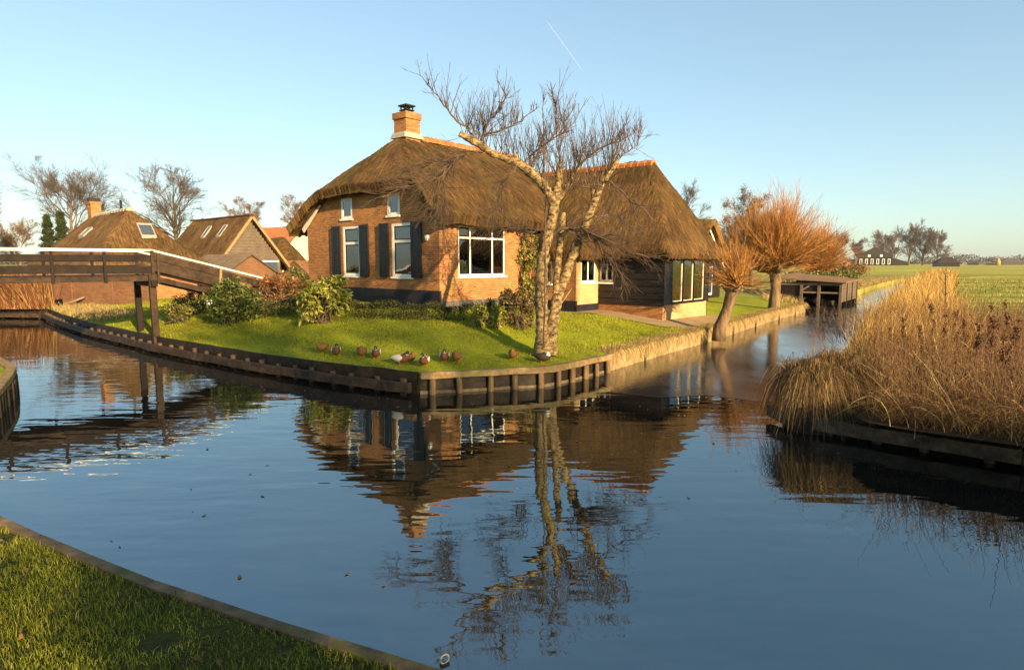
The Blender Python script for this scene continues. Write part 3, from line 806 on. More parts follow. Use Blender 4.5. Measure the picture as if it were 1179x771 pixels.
#PART3
# ------------------------------------------------------------------ timber bank edgings
def revetment(name, label, pts, style, sgn=1, ztop=.44, mat='wetwood', space=.55, postmat=None, cat='bank edging', beammat='bankbeam', capw=.17):
    pts = [np.array(p[:2]) for p in pts]
    root = empty(name, (*pts[0], 0), 0, label, cat)
    o0 = pts[0]; L = [p - o0 for p in pts]
    def offs(line, d):
        out = []
        for i, p in enumerate(line):
            t = np.zeros(2)
            if i > 0: t += (line[i] - line[i - 1]) / np.linalg.norm(line[i] - line[i - 1])
            if i < len(line) - 1: t += (line[i + 1] - line[i]) / np.linalg.norm(line[i + 1] - line[i])
            t /= np.linalg.norm(t); out.append(p + sgn * d * np.array([t[1], -t[0]]))
        return out
    def run(line, w, h, zc, mb=None, maxl=3.0, jit=.006, gap=.004, wb=.006):
        """mitred timber following the line, cut into lengths"""
        pts_ = []
        for p, q in zip(line[:-1], line[1:]):
            n = max(1, int(np.ceil(np.linalg.norm(q - p) / .5)))
            for i in range(n): pts_.append(p + (q - p) * i / n)
        pts_.append(line[-1]); pts_ = np.array(pts_)
        t = np.gradient(pts_, axis=0); t /= np.linalg.norm(t, axis=1, keepdims=True); nn = np.c_[t[:, 1], -t[:, 0]]
        z = zc + rng.normal(0, jit, len(pts_)); wob = rng.normal(0, wb, len(pts_)); hj = rng.normal(0, wb * .7, len(pts_))
        acc = 0; start = 0
        def emit(i0, i1):
            V = []
            for i in range(i0, i1 + 1):
                c = pts_[i] + nn[i] * wob[i] + (t[i] * gap if i == i0 else -t[i] * gap if i == i1 else 0)
                for sx, sz in ((-1, -1), (1, -1), (1, 1), (-1, 1)): V.append((*(c + nn[i] * sx * w / 2), z[i] + sz * (h / 2 + hj[i])))
            m = i1 - i0; F = [(k * 4 + j, k * 4 + (j + 1) % 4, k * 4 + 4 + (j + 1) % 4, k * 4 + 4 + j) for k in range(m) for j in range(4)]
            mb.add(V, F + [(3, 2, 1, 0), (m * 4, m * 4 + 1, m * 4 + 2, m * 4 + 3)])
        for i in range(1, len(pts_)):
            acc += np.linalg.norm(pts_[i] - pts_[i - 1])
            if acc > maxl or i == len(pts_) - 1: emit(start, i); start = i; acc = 0
    if style == 'gap':
        b = MB(); run(offs(L, .04), .05, .5, ztop - .25, mb=b); b.build('back_board', M[mat], root)
        b = MB(); run(offs(L, .30), .10, .19, .165, mb=b); b.build('waler', M[beammat], root, bevel=.012)
        po, ptop, pr = .17, ztop - .135, .062
    elif style == 'cap':
        b = MB(); run(offs(L, capw * .6), capw, .13 if capw > .1 else .11, ztop - .065, mb=b, jit=.006 if capw > .1 else .003, wb=.006 if capw > .1 else .002); b.build('cap_beam', M[mat], root, bevel=.015 if capw > .1 else .006)
        b = MB(); run(offs(L, .03), .04, .7, -.02, mb=b); b.build('back_board', M['shadewood'], root)
        b = MB(); run(offs(L, .062), .02, .24, -.065, mb=b, jit=.004); b.build('waterline_board', M['palewood'], root)  # pale strip added to mark the waterline against the mirrored bank
        po, ptop, pr = .14, ztop - .132, .062
    else:
        b = MB(); run(offs(L, .03), .04, .62, .10, mb=b, maxl=1.4, jit=.03); b.build('back_board', M[mat], root)
        po, ptop, pr = .07, ztop - .16, .035
    seg = list(zip(offs(L, po)[:-1], offs(L, po)[1:]))
    me = None; cnt = 0
    for a, c in seg:
        n = max(1, int(np.linalg.norm(c - a) / space))
        for i in range(n):
            if cnt > 96: break
            p = a + (c - a) * (i + .5 + rng.uniform(-.12, .12)) / n
            if me is None:
                q = MB(); q.tube([(0, 0, -.55), (0, 0, -.2), (0, 0, .0)], [1.0, 1.0, .97], 9); po_ = q.build('post', M[postmat or mat], root); me = po_.data; o = po_
            else: o = link('post', me, root)
            o.location = (p[0], p[1], ptop + rng.normal(0, .012)); o.scale = (pr * rng.uniform(.85, 1.15), pr * rng.uniform(.85, 1.15), 1.0); o.rotation_euler = (rng.normal(0, .03), rng.normal(0, .03), rng.uniform(0, 6))
            cnt += 1
    return root
M['shadewood'] = m_wood('shaded_muddy_board', (0.008, 0.006, 0.004), (0.045, 0.03, 0.018), (1, 1, 1), .6)  # mud tone plus recess shade behind the posts, both in the colour
M['postwood'] = m_wood('sunlit_bank_post', (0.06, 0.036, 0.016), (0.26, 0.165, 0.075), (1, 1, 1), .75)  # posts lightened; golden sunlight put into the colour
M['palewood'] = m_wood('pale_waterline_board', (0.07, 0.05, 0.03), (0.20, 0.15, 0.09), (1, 1, 1), .7)
M['bankbeam'] = m_wood('weathered_bank_beam', (0.03, 0.019, 0.012), (0.13, 0.082, 0.046), (1, 1, 1), .7)
M['leftbeam'] = m_wood('shaded_dark_beam', (0.014, 0.009, 0.006), (0.075, 0.046, 0.026), (1, 1, 1), .65)  # shade of the left bank put into the beam colour
M['nearbeam'] = m_wood('brown_near_beam', (0.06, 0.038, 0.02), (0.21, 0.14, 0.07), (1, 1, 1), .75, (0.10, 0.10, 0.02))
M['capbeam'] = m_wood('mossy_cap_beam', (0.13, 0.08, 0.035), (0.36, 0.24, 0.11), (1, 1, 1), .8, (0.16, 0.15, 0.03))
revetment('timber_revetment', 'dark low edging far left, under the long brick wall behind the bridge', left_bank[:4], 'gap', space=.7, mat='shadewood', beammat='leftbeam')
revetment('timber_revetment', 'dark double-beam edging with post tops from the bridge to the front lawn corner', left_bank[3:], 'gap', space=.6, mat='shadewood', postmat='bankbeam', beammat='leftbeam')
revetment('timber_revetment', 'sunlit mossy cap beam on round posts below the ducks and pollarded birch', front_bank, 'cap', mat='capbeam', space=.42, postmat='postwood')
revetment('timber_revetment', 'pale weathered boards edging the lawn back along the canal to the boathouse', canal_bank, 'fringe', mat='drywood', postmat='bankbeam', space=2.6, ztop=.47)
revetment('timber_revetment', 'dark wet edging below the dry reeds on the right', B_front, 'gap', ztop=.36, space=.55, postmat='bankbeam')
revetment('timber_revetment', 'mossy plank edging of the grass in the near corner', C_edge[1:], 'cap', sgn=-1, ztop=.66, mat='nearbeam', space=.5, capw=.075)
revetment('timber_revetment', 'curved plank edging of the small bank at the left edge under the bridge end', D_edge[:-1], 'cap', sgn=-1, ztop=.47, mat='capbeam', space=.3, postmat='wetwood')
# mooring ring on the near beam
rp = G(512, 764, .67)
mr = empty('mooring_ring', rp, .6, 'small pale metal mooring ring on the plank edging at the bottom', 'mooring ring')
q = MB(); t = np.linspace(0, 2 * np.pi, 17); q.tube(np.c_[np.cos(t) * .022, np.zeros(17), .026 + np.sin(t) * .022], .0045, 6, cap=False); q.build('ring', M['cement'], mr)
q = MB(); q.box(-.022, .022, -.012, .012, -.012, .006); q.build('plate', M['iron'], mr, bevel=.003)

# ------------------------------------------------------------------ footbridge
N0 = G(181, 400, .1)[:2]; F0 = G(165, 393.5, .1)[:2]
yv = (F0 - N0) / np.linalg.norm(F0 - N0); BWID = float(np.linalg.norm(F0 - N0)); xv = np.array([yv[1], -yv[0]])
bridge = empty('footbridge', (*N0, 0), math.atan2(xv[1], xv[0]), 'dark timber footbridge with white handrail and a ramp down to the garden', 'footbridge')
XE = -9.5
RL, RD = 3.05, .84            # ramp run and drop
def zr_(x): return 0 if x <= 0 else -RD * x / RL
mb = MB()
for x in np.arange(XE - 3, 0, .16): mb.box(x, x + .145, -.02, BWID + .02, 2.14, 2.19)
for x in np.arange(.02, RL - .05, .16):
    mb.hexa([(x, .0, 2.14 + zr_(x)), (x + .145, .0, 2.14 + zr_(x + .145)), (x + .145, BWID, 2.14 + zr_(x + .145)), (x, BWID, 2.14 + zr_(x)), (x, .0, 2.19 + zr_(x)), (x + .145, .0, 2.19 + zr_(x + .145)), (x + .145, BWID, 2.19 + zr_(x + .145)), (x, BWID, 2.19 + zr_(x))])
mb.build('deck', M['bridgewood_worn'], bridge)
for y, ynm in ((-.06, 0), (BWID + .06, 1)):
    s = -1 if y < 0 else 1
    mb = MB(); mb.beam((XE - 3, y - s * .02, 2.10), (0.03, y - s * .02, 2.10), .09, .13, jit=.004); mb.beam((.04, y - s * .02, 2.10), (RL, y - s * .02, 2.10 - RD), .09, .15, jit=.004); mb.build('edge_beam', M['bridgewood_worn'], bridge, bevel=.01)
    mb = MB()
    xs_ = list(np.arange(0, XE - 3, -2.34))
    for a, b in zip(xs_[:-1], xs_[1:]):
        for zc, hh in ((2.675, .175), (2.37, .205)): mb.beam((a - .004, y, zc + rng.normal(0, .008)), (b + .004, y, zc + rng.normal(0, .008)), .035, hh, jit=.003)
    mb.build('side_plank', M['bridgewood'], bridge, bevel=.005)
    mb = MB()
    for zc, hh in ((2.735, .19), (2.43, .22)): mb.beam((.03, y, zc), (RL - .05, y, zc - RD), .035, hh, jit=.003)
    mb.build('side_plank', M['bridgewood_worn'], bridge, bevel=.005)
    for i, x in enumerate(np.arange(-1.17, XE - 3, -1.17)):
        q = MB(); q.beam((x, y + s * .05, 2.0), (x, y + s * .05, 2.86), .075, .085, up=(0, 1, 0), jit=.004); q.build('baluster', M['bridgewood'], bridge, bevel=.008)
    for x in (.14, 1.72):
        q = MB(); q.beam((x + .05 * (x > 1), y + s * .05, 2.0 + zr_(x)), (x + .12 * (x > 1), y + s * .05, 2.86 + zr_(x)), .07, .075, up=(0, 1, 0), jit=.004); q.build('baluster', M['bridgewood_worn'] if x < 1 else M['drywood'], bridge, bevel=.008)
    q = MB(); q.beam((0, y + s * .05, 2.0), (0, y + s * .05, 2.9), .085, .09, up=(0, 1, 0)); q.build('baluster', M['bridgewood_worn'], bridge, bevel=.008)
    q = MB(); q.beam((XE - 3, y + s * .02, 2.905), (.0, y + s * .02, 2.905), .10, .05); q.beam((.003, y + s * .02, 2.903), (RL + .05, y + s * .02, 2.903 - RD), .10, .05); q.build('handrail', M['white'], bridge, bevel=.008)
for x0 in (-.02, -6.6):
    for y in (-.10, BWID + .06):
        q = MB(); q.beam((x0, y, -.6), (x0 - .03, y, 2.22 if y < 0 else 2.06), .17, .19, up=(0, 1, 0), jit=.006); q.build('support_post', M['bridgewood_worn'] if y < 0 else M['bridgewood'], bridge, bevel=.015)
    q = MB(); q.beam((x0, -.3, 1.96), (x0, BWID + .3, 1.96), .16, .17); q.build('cross_beam', M['bridgewood'], bridge, bevel=.012)

# ------------------------------------------------------------------ neighbours on the left
def place(name, px, py, yw, rz, label, cat='house', z=None, group=None):
    p = D(px, py, yw)
    return empty(name, (p[0], p[1], z if z is not None else p[2]), rz, label, cat, group)
def skylight(parent, zf, a, b, wa, wb, zoff, along):
    """box frame lying on a roof surface zf at (a,b)"""
    def pt(da, db, up):
        z, _ = zf(np.array([[a + da]]), np.array([[b + db]])); return np.array([a + da, b + db, float(z[0, 0]) - zoff + up])
    q = MB(); g = MB()
    e = .055
    def quad(a0, a1, b0, b1, lo, hi, m): m.hexa([pt(a0, b0, lo), pt(a1, b0, lo), pt(a1, b1, lo), pt(a0, b1, lo), pt(a0, b0, hi), pt(a1, b0, hi), pt(a1, b1, hi), pt(a0, b1, hi)])
    quad(-wa, wa, -wb, -wb + e, -.1, .12, q); quad(-wa, wa, wb - e, wb, -.1, .12, q); quad(-wa, -wa + e, -wb + e, wb - e, -.1, .12, q); quad(wa - e, wa, -wb + e, wb - e, -.1, .12, q)
    o = q.build('skylight', M['skyframe'], parent)
    quad(-wa + e, wa - e, -wb + e, wb - e, 0, .07, g); g.build('pane', M['skyglass'], o)
M['skyframe'] = m_plain('grey_skylight_frame', (.30, .26, .20), .6)
M['skyglass'] = m_plain('dark_roof_glass', (0.05, 0.07, 0.09), .08, .2, 3, bump=0)
M['tan_door'] = m_plain('tan_door_paint', (0.36, 0.25, 0.13), .6, .2, 5)
# hip-roofed thatched house: local x = U direction, y = W direction (ridge along y)
h1 = empty('thatched_house', (-21.6, 36, .5), RZ, 'hipped thatched house with brick chimney and a small skylight, behind the bridge', 'house')
def h1z(a, b):
    s = smin(5.5 - (np.abs(a) - .1) * 1.02, 99 + 0 * a, .1); e = 5.5 + (b - .0) * 1.05; e2 = 5.35 - (b - 6.9) * 1.3
    z = smin(s, e, .3); return smin(z, e2, .3), (e < s).astype(float)
q = MB(); q.box(-2.5, 2.5, -2.2, 8.4, 0, 2.6); q.build('wall', M['brick'], h1)
r1, _ = thatch(h1, 'roof', np.linspace(-3.1, 3.1, 60), np.linspace(-3.0, 9.5, 80), h1z, M['thatch_far'], .3, .1, 7000, .5, 11, swap=True)
ridge_tiles(r1, (0, .1, 5.02), (0, 6.8, 4.92), .16, 14, mat='cement')
q = MB(); q.box(-.28, .28, 5.9, 6.6, 4.6, 5.7); q.box(-.33, .33, 5.85, 6.65, 5.7, 5.85); c1 = q.build('chimney', M['brick'], r1)
q = MB(); q.box(-.3, .3, 6.0, 6.5, 5.853, 6.08); q.build('cowl', M['iron'], c1)
q = MB(); q.tube([(0, 1.5, 5.0), (0, 1.5, 5.65)], .07, 7); q.build('vent_pipe', M['iron'], r1)
skylight(r1, h1z, .35, -1.15, .38, .35, .5, 0); skylight(r1, h1z, -1.3, 3.6, .25, .5, .5, 1)
M['strawboard'] = m_plain('straw_coloured_board', (.27, .18, .08), .8)
# boarded barn with a gable to the right
h2 = empty('thatched_barn', (-17.35, 42, .6), RZ, 'thatched barn with grey boarded gable and two skylights, left of the farmhouse', 'barn')
def h2z(a, b):
    s = 5.75 - np.abs(a) * 1.32; e2 = 5.75 - (b - 8.6) * 3
    return smin(s, e2, .3), 0 * a
q = MB()
v = .4
while v < 4.85:
    hw = min(2.02, max(.05, (4.83 - v - .21) / 1.32))
    q.hexa([(-hw, -.02, v), (hw, -.02, v), (hw, .1, v), (-hw, .1, v), (-hw, .02, v + .21), (hw, .02, v + .21), (hw, .1, v + .21), (-hw, .1, v + .21)]); v += .2
q.build('board_gable', M['gableboard'], h2)
q = MB(); q.box(-2.02, 2.02, .1, 8.6, 0, 2.5); q.build('wall', M['brick_dark'], h2)
r2, _ = thatch(h2, 'roof', np.linspace(-2.6, 2.6, 55), np.linspace(-.3, 9.3, 70), h2z, M['thatch_far'], .3, .1, 7000, .6, 13, swap=True)
q = MB()
for s in (-1, 1): q = MB(); q.beam((s * .02, -.34, 4.95), (s * 2.55, -.34, 1.65), .05, .16); q.build('barge_board', M['strawboard'], h2)
q = MB(); q.box(-.15, .15, -.25, 9.0, 5.05, 5.13); q.build('ridge_cap', M['thatch_far'], r2)
skylight(r2, h2z, -.85, 2.3, .3, .28, .6, 0); skylight(r2, h2z, -.85, 4.7, .3, .28, .6, 0)
q = MB(); q.box(-.4, .5, -.08, -.02, .1, 2.2); q.build('door', M['tan_door'], h2)
q = MB(); q.box(-1.9, -.5, -.07, -.02, 2.0, 2.1); q.box(-1.9, -1.8, -.07, -.02, .6, 2.0); q.box(-.6, -.5, -.07, -.02, .6, 2.0); q.box(.6, 1.9, -.07, -.02, 2.0, 2.1); wf = q.build('window', M['white'], h2)
q = MB(); q.box(-1.8, -.6, -.05, -.03, .6, 2.0); q.box(.6, 1.8, -.05, -.03, .6, 2.0); q.build('pane', M['skyglass'], wf)
# low tiled shed
def gable_roof(parent, hw, y0, y1, ze, zr, mat, name='roof', th=.09, over=.0):
    q = MB()
    for s in (-1, 1): q.hexa([(s * hw, y0, ze - th), (0, y0, zr - th), (0, y1, zr - th), (s * hw, y1, ze - th), (s * hw, y0, ze), (0, y0, zr), (0, y1, zr), (s * hw, y1, ze)])
    o = q.build(name, M[mat], parent, uv=False)
    uvl = o.data.uv_layers.new(name='UVMap'); L = []
    for l in o.data.loops:
        c = o.data.vertices[l.vertex_index].co; L += [c.y, abs(c.x) * 1.2]
    uvl.data.foreach_set('uv', L); return o
p = D(290, 292, 36); sh = empty('tiled_shed', (p[0], p[1], .6), RZ, 'low shed with brown tiled roof behind the bridge ramp', 'shed')
zrg = p[2] - .6; gable_roof(sh, 1.7, 0, 6.0, zrg - 1.15, zrg, 'tile_brown')
q = MB(); q.box(-1.5, 1.5, .15, 5.9, 0, zrg - 1.1); q.add([(-1.5, .15, zrg - 1.1), (1.5, .15, zrg - 1.1), (0, .15, zrg - .1), (-1.5, 5.9, zrg - 1.1), (1.5, 5.9, zrg - 1.1), (0, 5.9, zrg - .1)], [(0, 1, 2), (3, 5, 4), (0, 2, 5, 3), (1, 4, 5, 2)]); q.build('wall', M['brick_dark'], sh)
# orange tiled house and small dark roof between the barn and the farmhouse
p = D(352, 260, 58); oh = empty('tiled_house', (p[0], p[1], .7), RZ + .15, 'house with bright orange tiled roof, mostly hidden left of the farmhouse', 'house')
zrg = p[2] - .7; gable_roof(oh, 3.6, 0, 7.5, zrg - 3.4, zrg, 'tile_orange')
q = MB(); q.box(-3.2, 3.2, .2, 7.3, 0, zrg - 3.3); q.add([(-3.2, .2, zrg - 3.3), (3.2, .2, zrg - 3.3), (0, .2, zrg - .15), (-3.2, 7.3, zrg - 3.3), (3.2, 7.3, zrg - 3.3), (0, 7.3, zrg - .15)], [(0, 1, 2), (3, 5, 4), (0, 2, 5, 3), (1, 4, 5, 2)]); q.build('wall', M['cream'], oh)
q = MB()
for s in (-1, 1): q = MB(); q.beam((s * .02, -.04, zrg - .1), (s * 3.6, -.04, zrg - 3.5), .06, .25); q.build('barge_board', M['cream'], oh)
p = D(330, 272, 50); dh = empty('thatched_cottage', (p[0], p[1], .7), RZ, 'small cottage with dark thatch and one skylight, beside the orange roof', 'house')
zrg = p[2] - .7
def dhz(a, b): return p[2] - np.abs(a) * .95 - np.maximum(0, b - 5) * 1.5 - np.maximum(0, .4 - b) * 1.4, 0 * a
r3, _ = thatch(dh, 'roof', np.linspace(-2.4, 2.4, 30), np.linspace(-1.4, 6.2, 40), dhz, M['thatch'], .28, .1, 1500, .7, 17, swap=True)
q = MB(); q.box(-2.0, 2.0, -.9, 5.5, 0, zrg - 1.9); q.build('wall', M['brick_dark'], dh)
q = MB(); q.box(-1.0, -.1, -.96, -.9, .3, 1.4); wf = q.build('window', M['white'], dh); q = MB(); q.box(-.92, -.18, -.975, -.961, .38, 1.32); q.build('pane', M['skyglass'], wf)
skylight(r3, dhz, -.9, 2.2, .3, .35, .7, 0)
# long low brick wall behind the bridge
pA, pB = G(46, 351, .45)[:2], G(166, 353, .5)[:2]
lw = MB(); tdir = (pB - pA) / np.linalg.norm(pB - pA)
lwr = empty('brick_wall', (*pA, .3), math.atan2(tdir[1], tdir[0]), 'long low brown brick wall seen below the bridge', 'wall')
Lw = float(np.linalg.norm(pB - pA)) + .6
lw.box(0, Lw, 0, .22, -.1, 1.85); lw.build('brickwork', M['brick_dark'], lwr)
lw = MB(); lw.box(-.03, Lw + .03, -.04, .26, 1.85, 1.93); lw.build('coping', M['cement'], lwr)
for x in (2.0, 4.6):
    lw = MB(); lw.box(x, x + .25, -.06, 0.0, -.1, 1.84); lw.build('pier', M['brick_dark'], lwr)
pl = G(90, 352, .45); q = MB(); q.tube([(pl[0], pl[1], .3), (pl[0] + .02, pl[1], 1.65)], .06, 8)
tag(q.build('fence_post', M['cream']), 'pale round post standing in front of the long brick wall', 'post')
# small moored rowing boat at the foot of the wall
def boat(name, loc, rz, label, L=2.6, Bm=1.0, Hh=.42, mat='blackpaint'):
    root = empty(name, loc, rz, label, 'boat')
    n = 14; m = 7; V = []
    for side in (0, 1):
        for i in range(n):
            t = i / (n - 1); x = (t - .5) * L
            wd = Bm / 2 * (math.sin(math.pi * min(1, t * .82 + .18)) ** .7) + .02; sheer = Hh * (.75 + .9 * (t - .45) ** 2)
            for j in range(m):
                a = (j / (m - 1) - .5) * math.pi
                k = 1 - .09 * side
                V.append((x * (1 - .02 * side), wd * k * math.sin(a), sheer - (sheer - .04 * side) * math.cos(a) ** .8 - .06))
    F = []
    for i in range(n - 1):
        for j in range(m - 1):
            a = i * m + j; F.append((a, a + 1, a + m + 1, a + m)); b = a + n * m; F.append((b, b + m, b + m + 1, b + 1))
    for i in range(n - 1):
        for j in (0, m - 1):
            a = i * m + j; b = a + n * m; F.append((a, a + m, b + m, b))
    for j in range(m - 1):
        for i in (0, n - 1):
            a = i * m + j; b = a + n * m; F.append((a, a + 1, b + 1, b))
    q = MB(); q.add(V, F, 0, True); q.build('hull', M[mat], root)
    for x in (-.45, .45):
        q = MB(); q.box(x * L * .5 - .1, x * L * .5 + .1, -Bm * .42, Bm * .42, Hh * .55, Hh * .55 + .035); q.build('thwart', M['drywood'], root)
    return root
bp_ = G(62, 352.5, .45); boat('rowing_boat', (bp_[0], bp_[1] - .5, .5), -.2, 'small black and white rowing boat drawn up on the grass before the brick wall', 1.9, .7, .4, 'blackpaint')
q = MB(); q.tube([(bp_[0] + .8, bp_[1] - .4, .55), (bp_[0] + 1.6, bp_[1] - .1, .9)], .05, 6); tag(q.build('pole', M['greywood']), 'grey pole leaning beside the small rowing boat', 'pole')

# ------------------------------------------------------------------ house behind the barn wing
p = D(812, 300, 34); bh = empty('thatched_outbuilding', (p[0], p[1], .6), RZ, 'thatched outbuilding with white barge board, half hidden behind the barn wing', 'house')
def bhz(a, b): return 4.95 - np.abs(a) * .95 - np.maximum(0, b - 4.2) * 1.2, 0 * a
thatch(bh, 'roof', np.linspace(-2.6, 2.6, 36), np.linspace(-.5, 5.5, 36), bhz, M['thatch'], .32, .1, 2000, .6, 19, swap=True)
q = MB(); q.box(-2.1, 2.1, 0, 5, -.2, 2.1); q.add([(-2.1, 0, 2.1), (2.1, 0, 2.1), (0, 0, 4.0), (-2.1, 5, 2.1), (2.1, 5, 2.1), (0, 5, 4.0)], [(0, 1, 2), (3, 5, 4), (0, 2, 5, 3), (1, 4, 5, 2)]); q.build('wall', M['blackwood'], bh)
q = MB()
for s in (-1, 1): q = MB(); q.beam((s * .05, -.1, 3.95), (s * 2.5, -.1, 1.6), .06, .2); q.build('barge_board', M['white'], bh)
q = MB(); q.box(-.9, .9, -.05, 0, .2, 1.75); wf = q.build('window', M['white'], bh)
q = MB()
for x in (-.82, .05): q.box(x, x + .77, -.062, -.051, .3, 1.67)
q.build('pane', M['skyglass'], wf)

# ------------------------------------------------------------------ boathouse
fx, fy = np.array([-.8, .6]), np.array([.6, .8])
bo = empty('boathouse', (18.9, 36.0, 0), math.atan2(fy[1], fy[0]), 'low open wooden boathouse standing in the canal beyond the willows', 'boathouse')
# local x = depth (away), local y = left along the front
def B_(x, y, z): return (x, y, z)
mb = MB()
for i in range(6):
    z = .28 + i * .19; mb.box(0, 5.4, -.03 - .004 * (i % 2), .02, z, z + .18)
mb.build('side_boards', M['gableboard'], bo)
mb = MB()
for i in range(6):
    z = .1 + i * .2; mb.box(0.1, 5.4, 3.6, 3.65, z, z + .19)
mb.box(5.36, 5.42, 0, 3.6, -.1, 1.6); mb.build('back_boards', M['blackwood'], bo)
for (x, y) in ((0, 0), (0, 1.15), (0, 2.1), (0, 3.6), (1.8, 0), (3.6, 0), (5.4, 0), (2.7, 2.1), (5.3, 2.1)):
    q = MB(); q.box(x - .07, x + .07, y - .07, y + .07, -.6, 1.36 if y < 3 else 1.6); q.build('post', M['gableboard'] if x == 0 else M['wetwood'], bo)
q = MB(); q.box(-.05, .05, -.1, 3.7, 1.24, 1.38); q.box(-.04, .04, .07, 2.05, .78, .86); q.build('lintel', M['greywood'], bo)
q = MB(); q.box(.03, .08, 1.2, 2.05, .86, 1.24); q.box(.03, .08, 2.15, 3.6, .2, 1.24); q.build('front_boards', M['blackwood'], bo)
q = MB(); q.beam((0, 2.05, .95), (0, 1.55, 1.3), .07, .07); q.build('brace', M['greywood'], bo)
q = MB(); V = []
for dz in (0, .07): V += [(-.3, -.3, 1.40 + dz), (5.8, -.3, 1.46 + dz), (5.8, 3.9, 1.80 + dz), (-.3, 3.9, 1.62 + dz)]
q.hexa(V); q.build('roof', M['roofboards'] if 'roofboards' in M else M['tan_boards'] if 'tan_boards' in M else m_wood('brown_roof_boards', (0.14, 0.075, 0.035), (0.30, 0.17, 0.08), (.6, 6, 1), .85), bo)
boat('punt', tuple(np.array([18.9, 36.0]) + fx * 1.3 + fy * 1.8) + (.02,), math.atan2(-fy[1], -fx[1]) + .5, 'dark punt moored inside the low boathouse', 4.2, 1.1, .42, 'wetwood')
dk = np.array([18.9, 36.0]) + fx * 2.5
q = MB()
for i in range(9):
    a = dk + fx * (1.3 + rng.uniform(-.9, .9)) - fy * rng.uniform(.1, .6); q.tube([(a[0], a[1], .4), (a[0] - .7, a[1] + .35, .4 + rng.uniform(.4, 1.0))], .025, 5)
tag(q.build('leaning_poles', M['greywood']), 'bundle of thin grey poles leaning against the boathouse side', 'poles', kind='stuff')

# ------------------------------------------------------------------ far buildings
def far_farm():
    p = G(1007, 305.5, .42); f = empty('farmhouse', (p[0], p[1] * 1.0, .4), -.45, 'far dark farmhouse with a row of white windows across the meadow', 'house')
    s = p[1] / 720.0
    W_ = 17 * s; 
    q = MB(); q.box(-W_, W_, 0, 14, 0, 10 * s); q.build('wall', M['blackwood'], f)
    q = MB(); zt = 21 * s
    V = [(-W_ * 1.05, -.5, 9 * s), (W_ * 1.05, -.5, 9 * s), (W_ * .95, -.4, 13 * s), (-W_ * .95, -.4, 13 * s), (0, 2.0, zt), (0, 12, zt), (-W_ * 1.1, 15, 9 * s), (W_ * 1.1, 15, 9 * s)]
    q.add(V, [(0, 1, 2, 3), (3, 2, 4), (0, 3, 4, 5, 6), (2, 1, 7, 5, 4), (6, 5, 7), (0, 6, 7, 1)]); rf = q.build('roof', M['farroof'], f)
    q = MB(); q.box(-.5, .5, 3, 4.0, zt - .6, zt + 3.0 * s); q.build('chimney', M['brick_dark'], rf)
    for i in range(6):
        x = (-14 + 5.6 * i) * s; q = MB(); q.box(x - 1.4 * s, x + 1.4 * s, -.12, .02, 1.2 * s, 7.5 * s); wf = q.build('window', M['white'], f)
        q = MB(); q.box(x - .8 * s, x + .8 * s, -.16, -.121, 1.8 * s, 6.9 * s); q.build('pane', M['skyglass'], wf)
    for x in (-6, 6):
        q = MB(); q.box((x - 1.3) * s, (x + 1.3) * s, -.5, -.3, 9.6 * s, 12.3 * s); q.build('window', M['white'], f)
    q = MB(); q.add([(W_, 1, 0), (W_ + 16 * s, 1, 0), (W_ + 16 * s, 8, 0), (W_, 8, 0), (W_, 1, 9 * s), (W_ + 16 * s, 1, 3.5 * s), (W_ + 16 * s, 8, 3.5 * s), (W_, 8, 9 * s)], [(0, 1, 5, 4), (1, 2, 6, 5), (2, 3, 7, 6), (4, 5, 6, 7), (3, 0, 4, 7)]); q.build('lean_to', M['farroof'], f)
    q = MB(); q.add([(-W_ - 12 * s, 3, 0), (-W_, 3, 0), (-W_, 10, 0), (-W_ - 12 * s, 10, 0), (-W_ - 12 * s, 3, 4 * s), (-W_, 3, 4 * s), (-W_, 10, 4 * s), (-W_ - 12 * s, 10, 4 * s), (-W_ - 12 * s, 6.5, 7 * s), (-W_, 6.5, 7 * s)], [(0, 1, 5, 4), (3, 0, 4, 8, 7), (4, 5, 9, 8), (7, 8, 9, 6), (2, 3, 7, 6)]); q.build('annex', M['tile_orange'], f, uv=True)
M['farroof'] = m_plain('dark_far_roof', (0.035, 0.028, 0.024), .9, .3, .6)
M['fargrey'] = m_plain('grey_barn_roof', (0.10, 0.085, 0.075), .9, .3, .6)
far_farm()
def far_barn(px, py, d, wpx, hpx, label, mroof, mwall, rz=-.3, name='barn'):
    p = D(px, py, d); s = d / 720; f = empty(name, (p[0], p[1], .4), rz, label, 'barn')
    W_ = wpx / 2 * s; Hh = hpx * s; E = Hh * .42
    q = MB(); q.box(-W_ * .92, W_ * .92, 0, W_ * 1.4, 0, E); q.build('wall', M[mwall], f)
    q = MB(); q.add([(-W_, -.3, E * .9), (W_, -.3, E * .9), (W_, W_ * 1.5, E * .9), (-W_, W_ * 1.5, E * .9), (-W_ * .35, W_ * .6, Hh), (W_ * .35, W_ * .6, Hh)], [(0, 1, 5, 4), (1, 2, 5), (2, 3, 4, 5), (3, 0, 4), (0, 3, 2, 1)]); q.build('roof', M[mroof], f)
far_barn(1092, 306.5, 350, 24, 11, 'dark hipped field barn at the canal end of the far trees', 'farroof', 'blackwood')
far_barn(1166, 303.5, 620, 22, 8, 'pale far barn on the horizon at the right edge', 'fargrey', 'fargrey', -.5)
far_barn(1139, 303.5, 640, 26, 3.4, 'long low far barn on the horizon beside the yellow stack', 'fargrey', 'fargrey', 0)
p = D(1149, 303.2, 600); q = MB(); s = 600 / 720
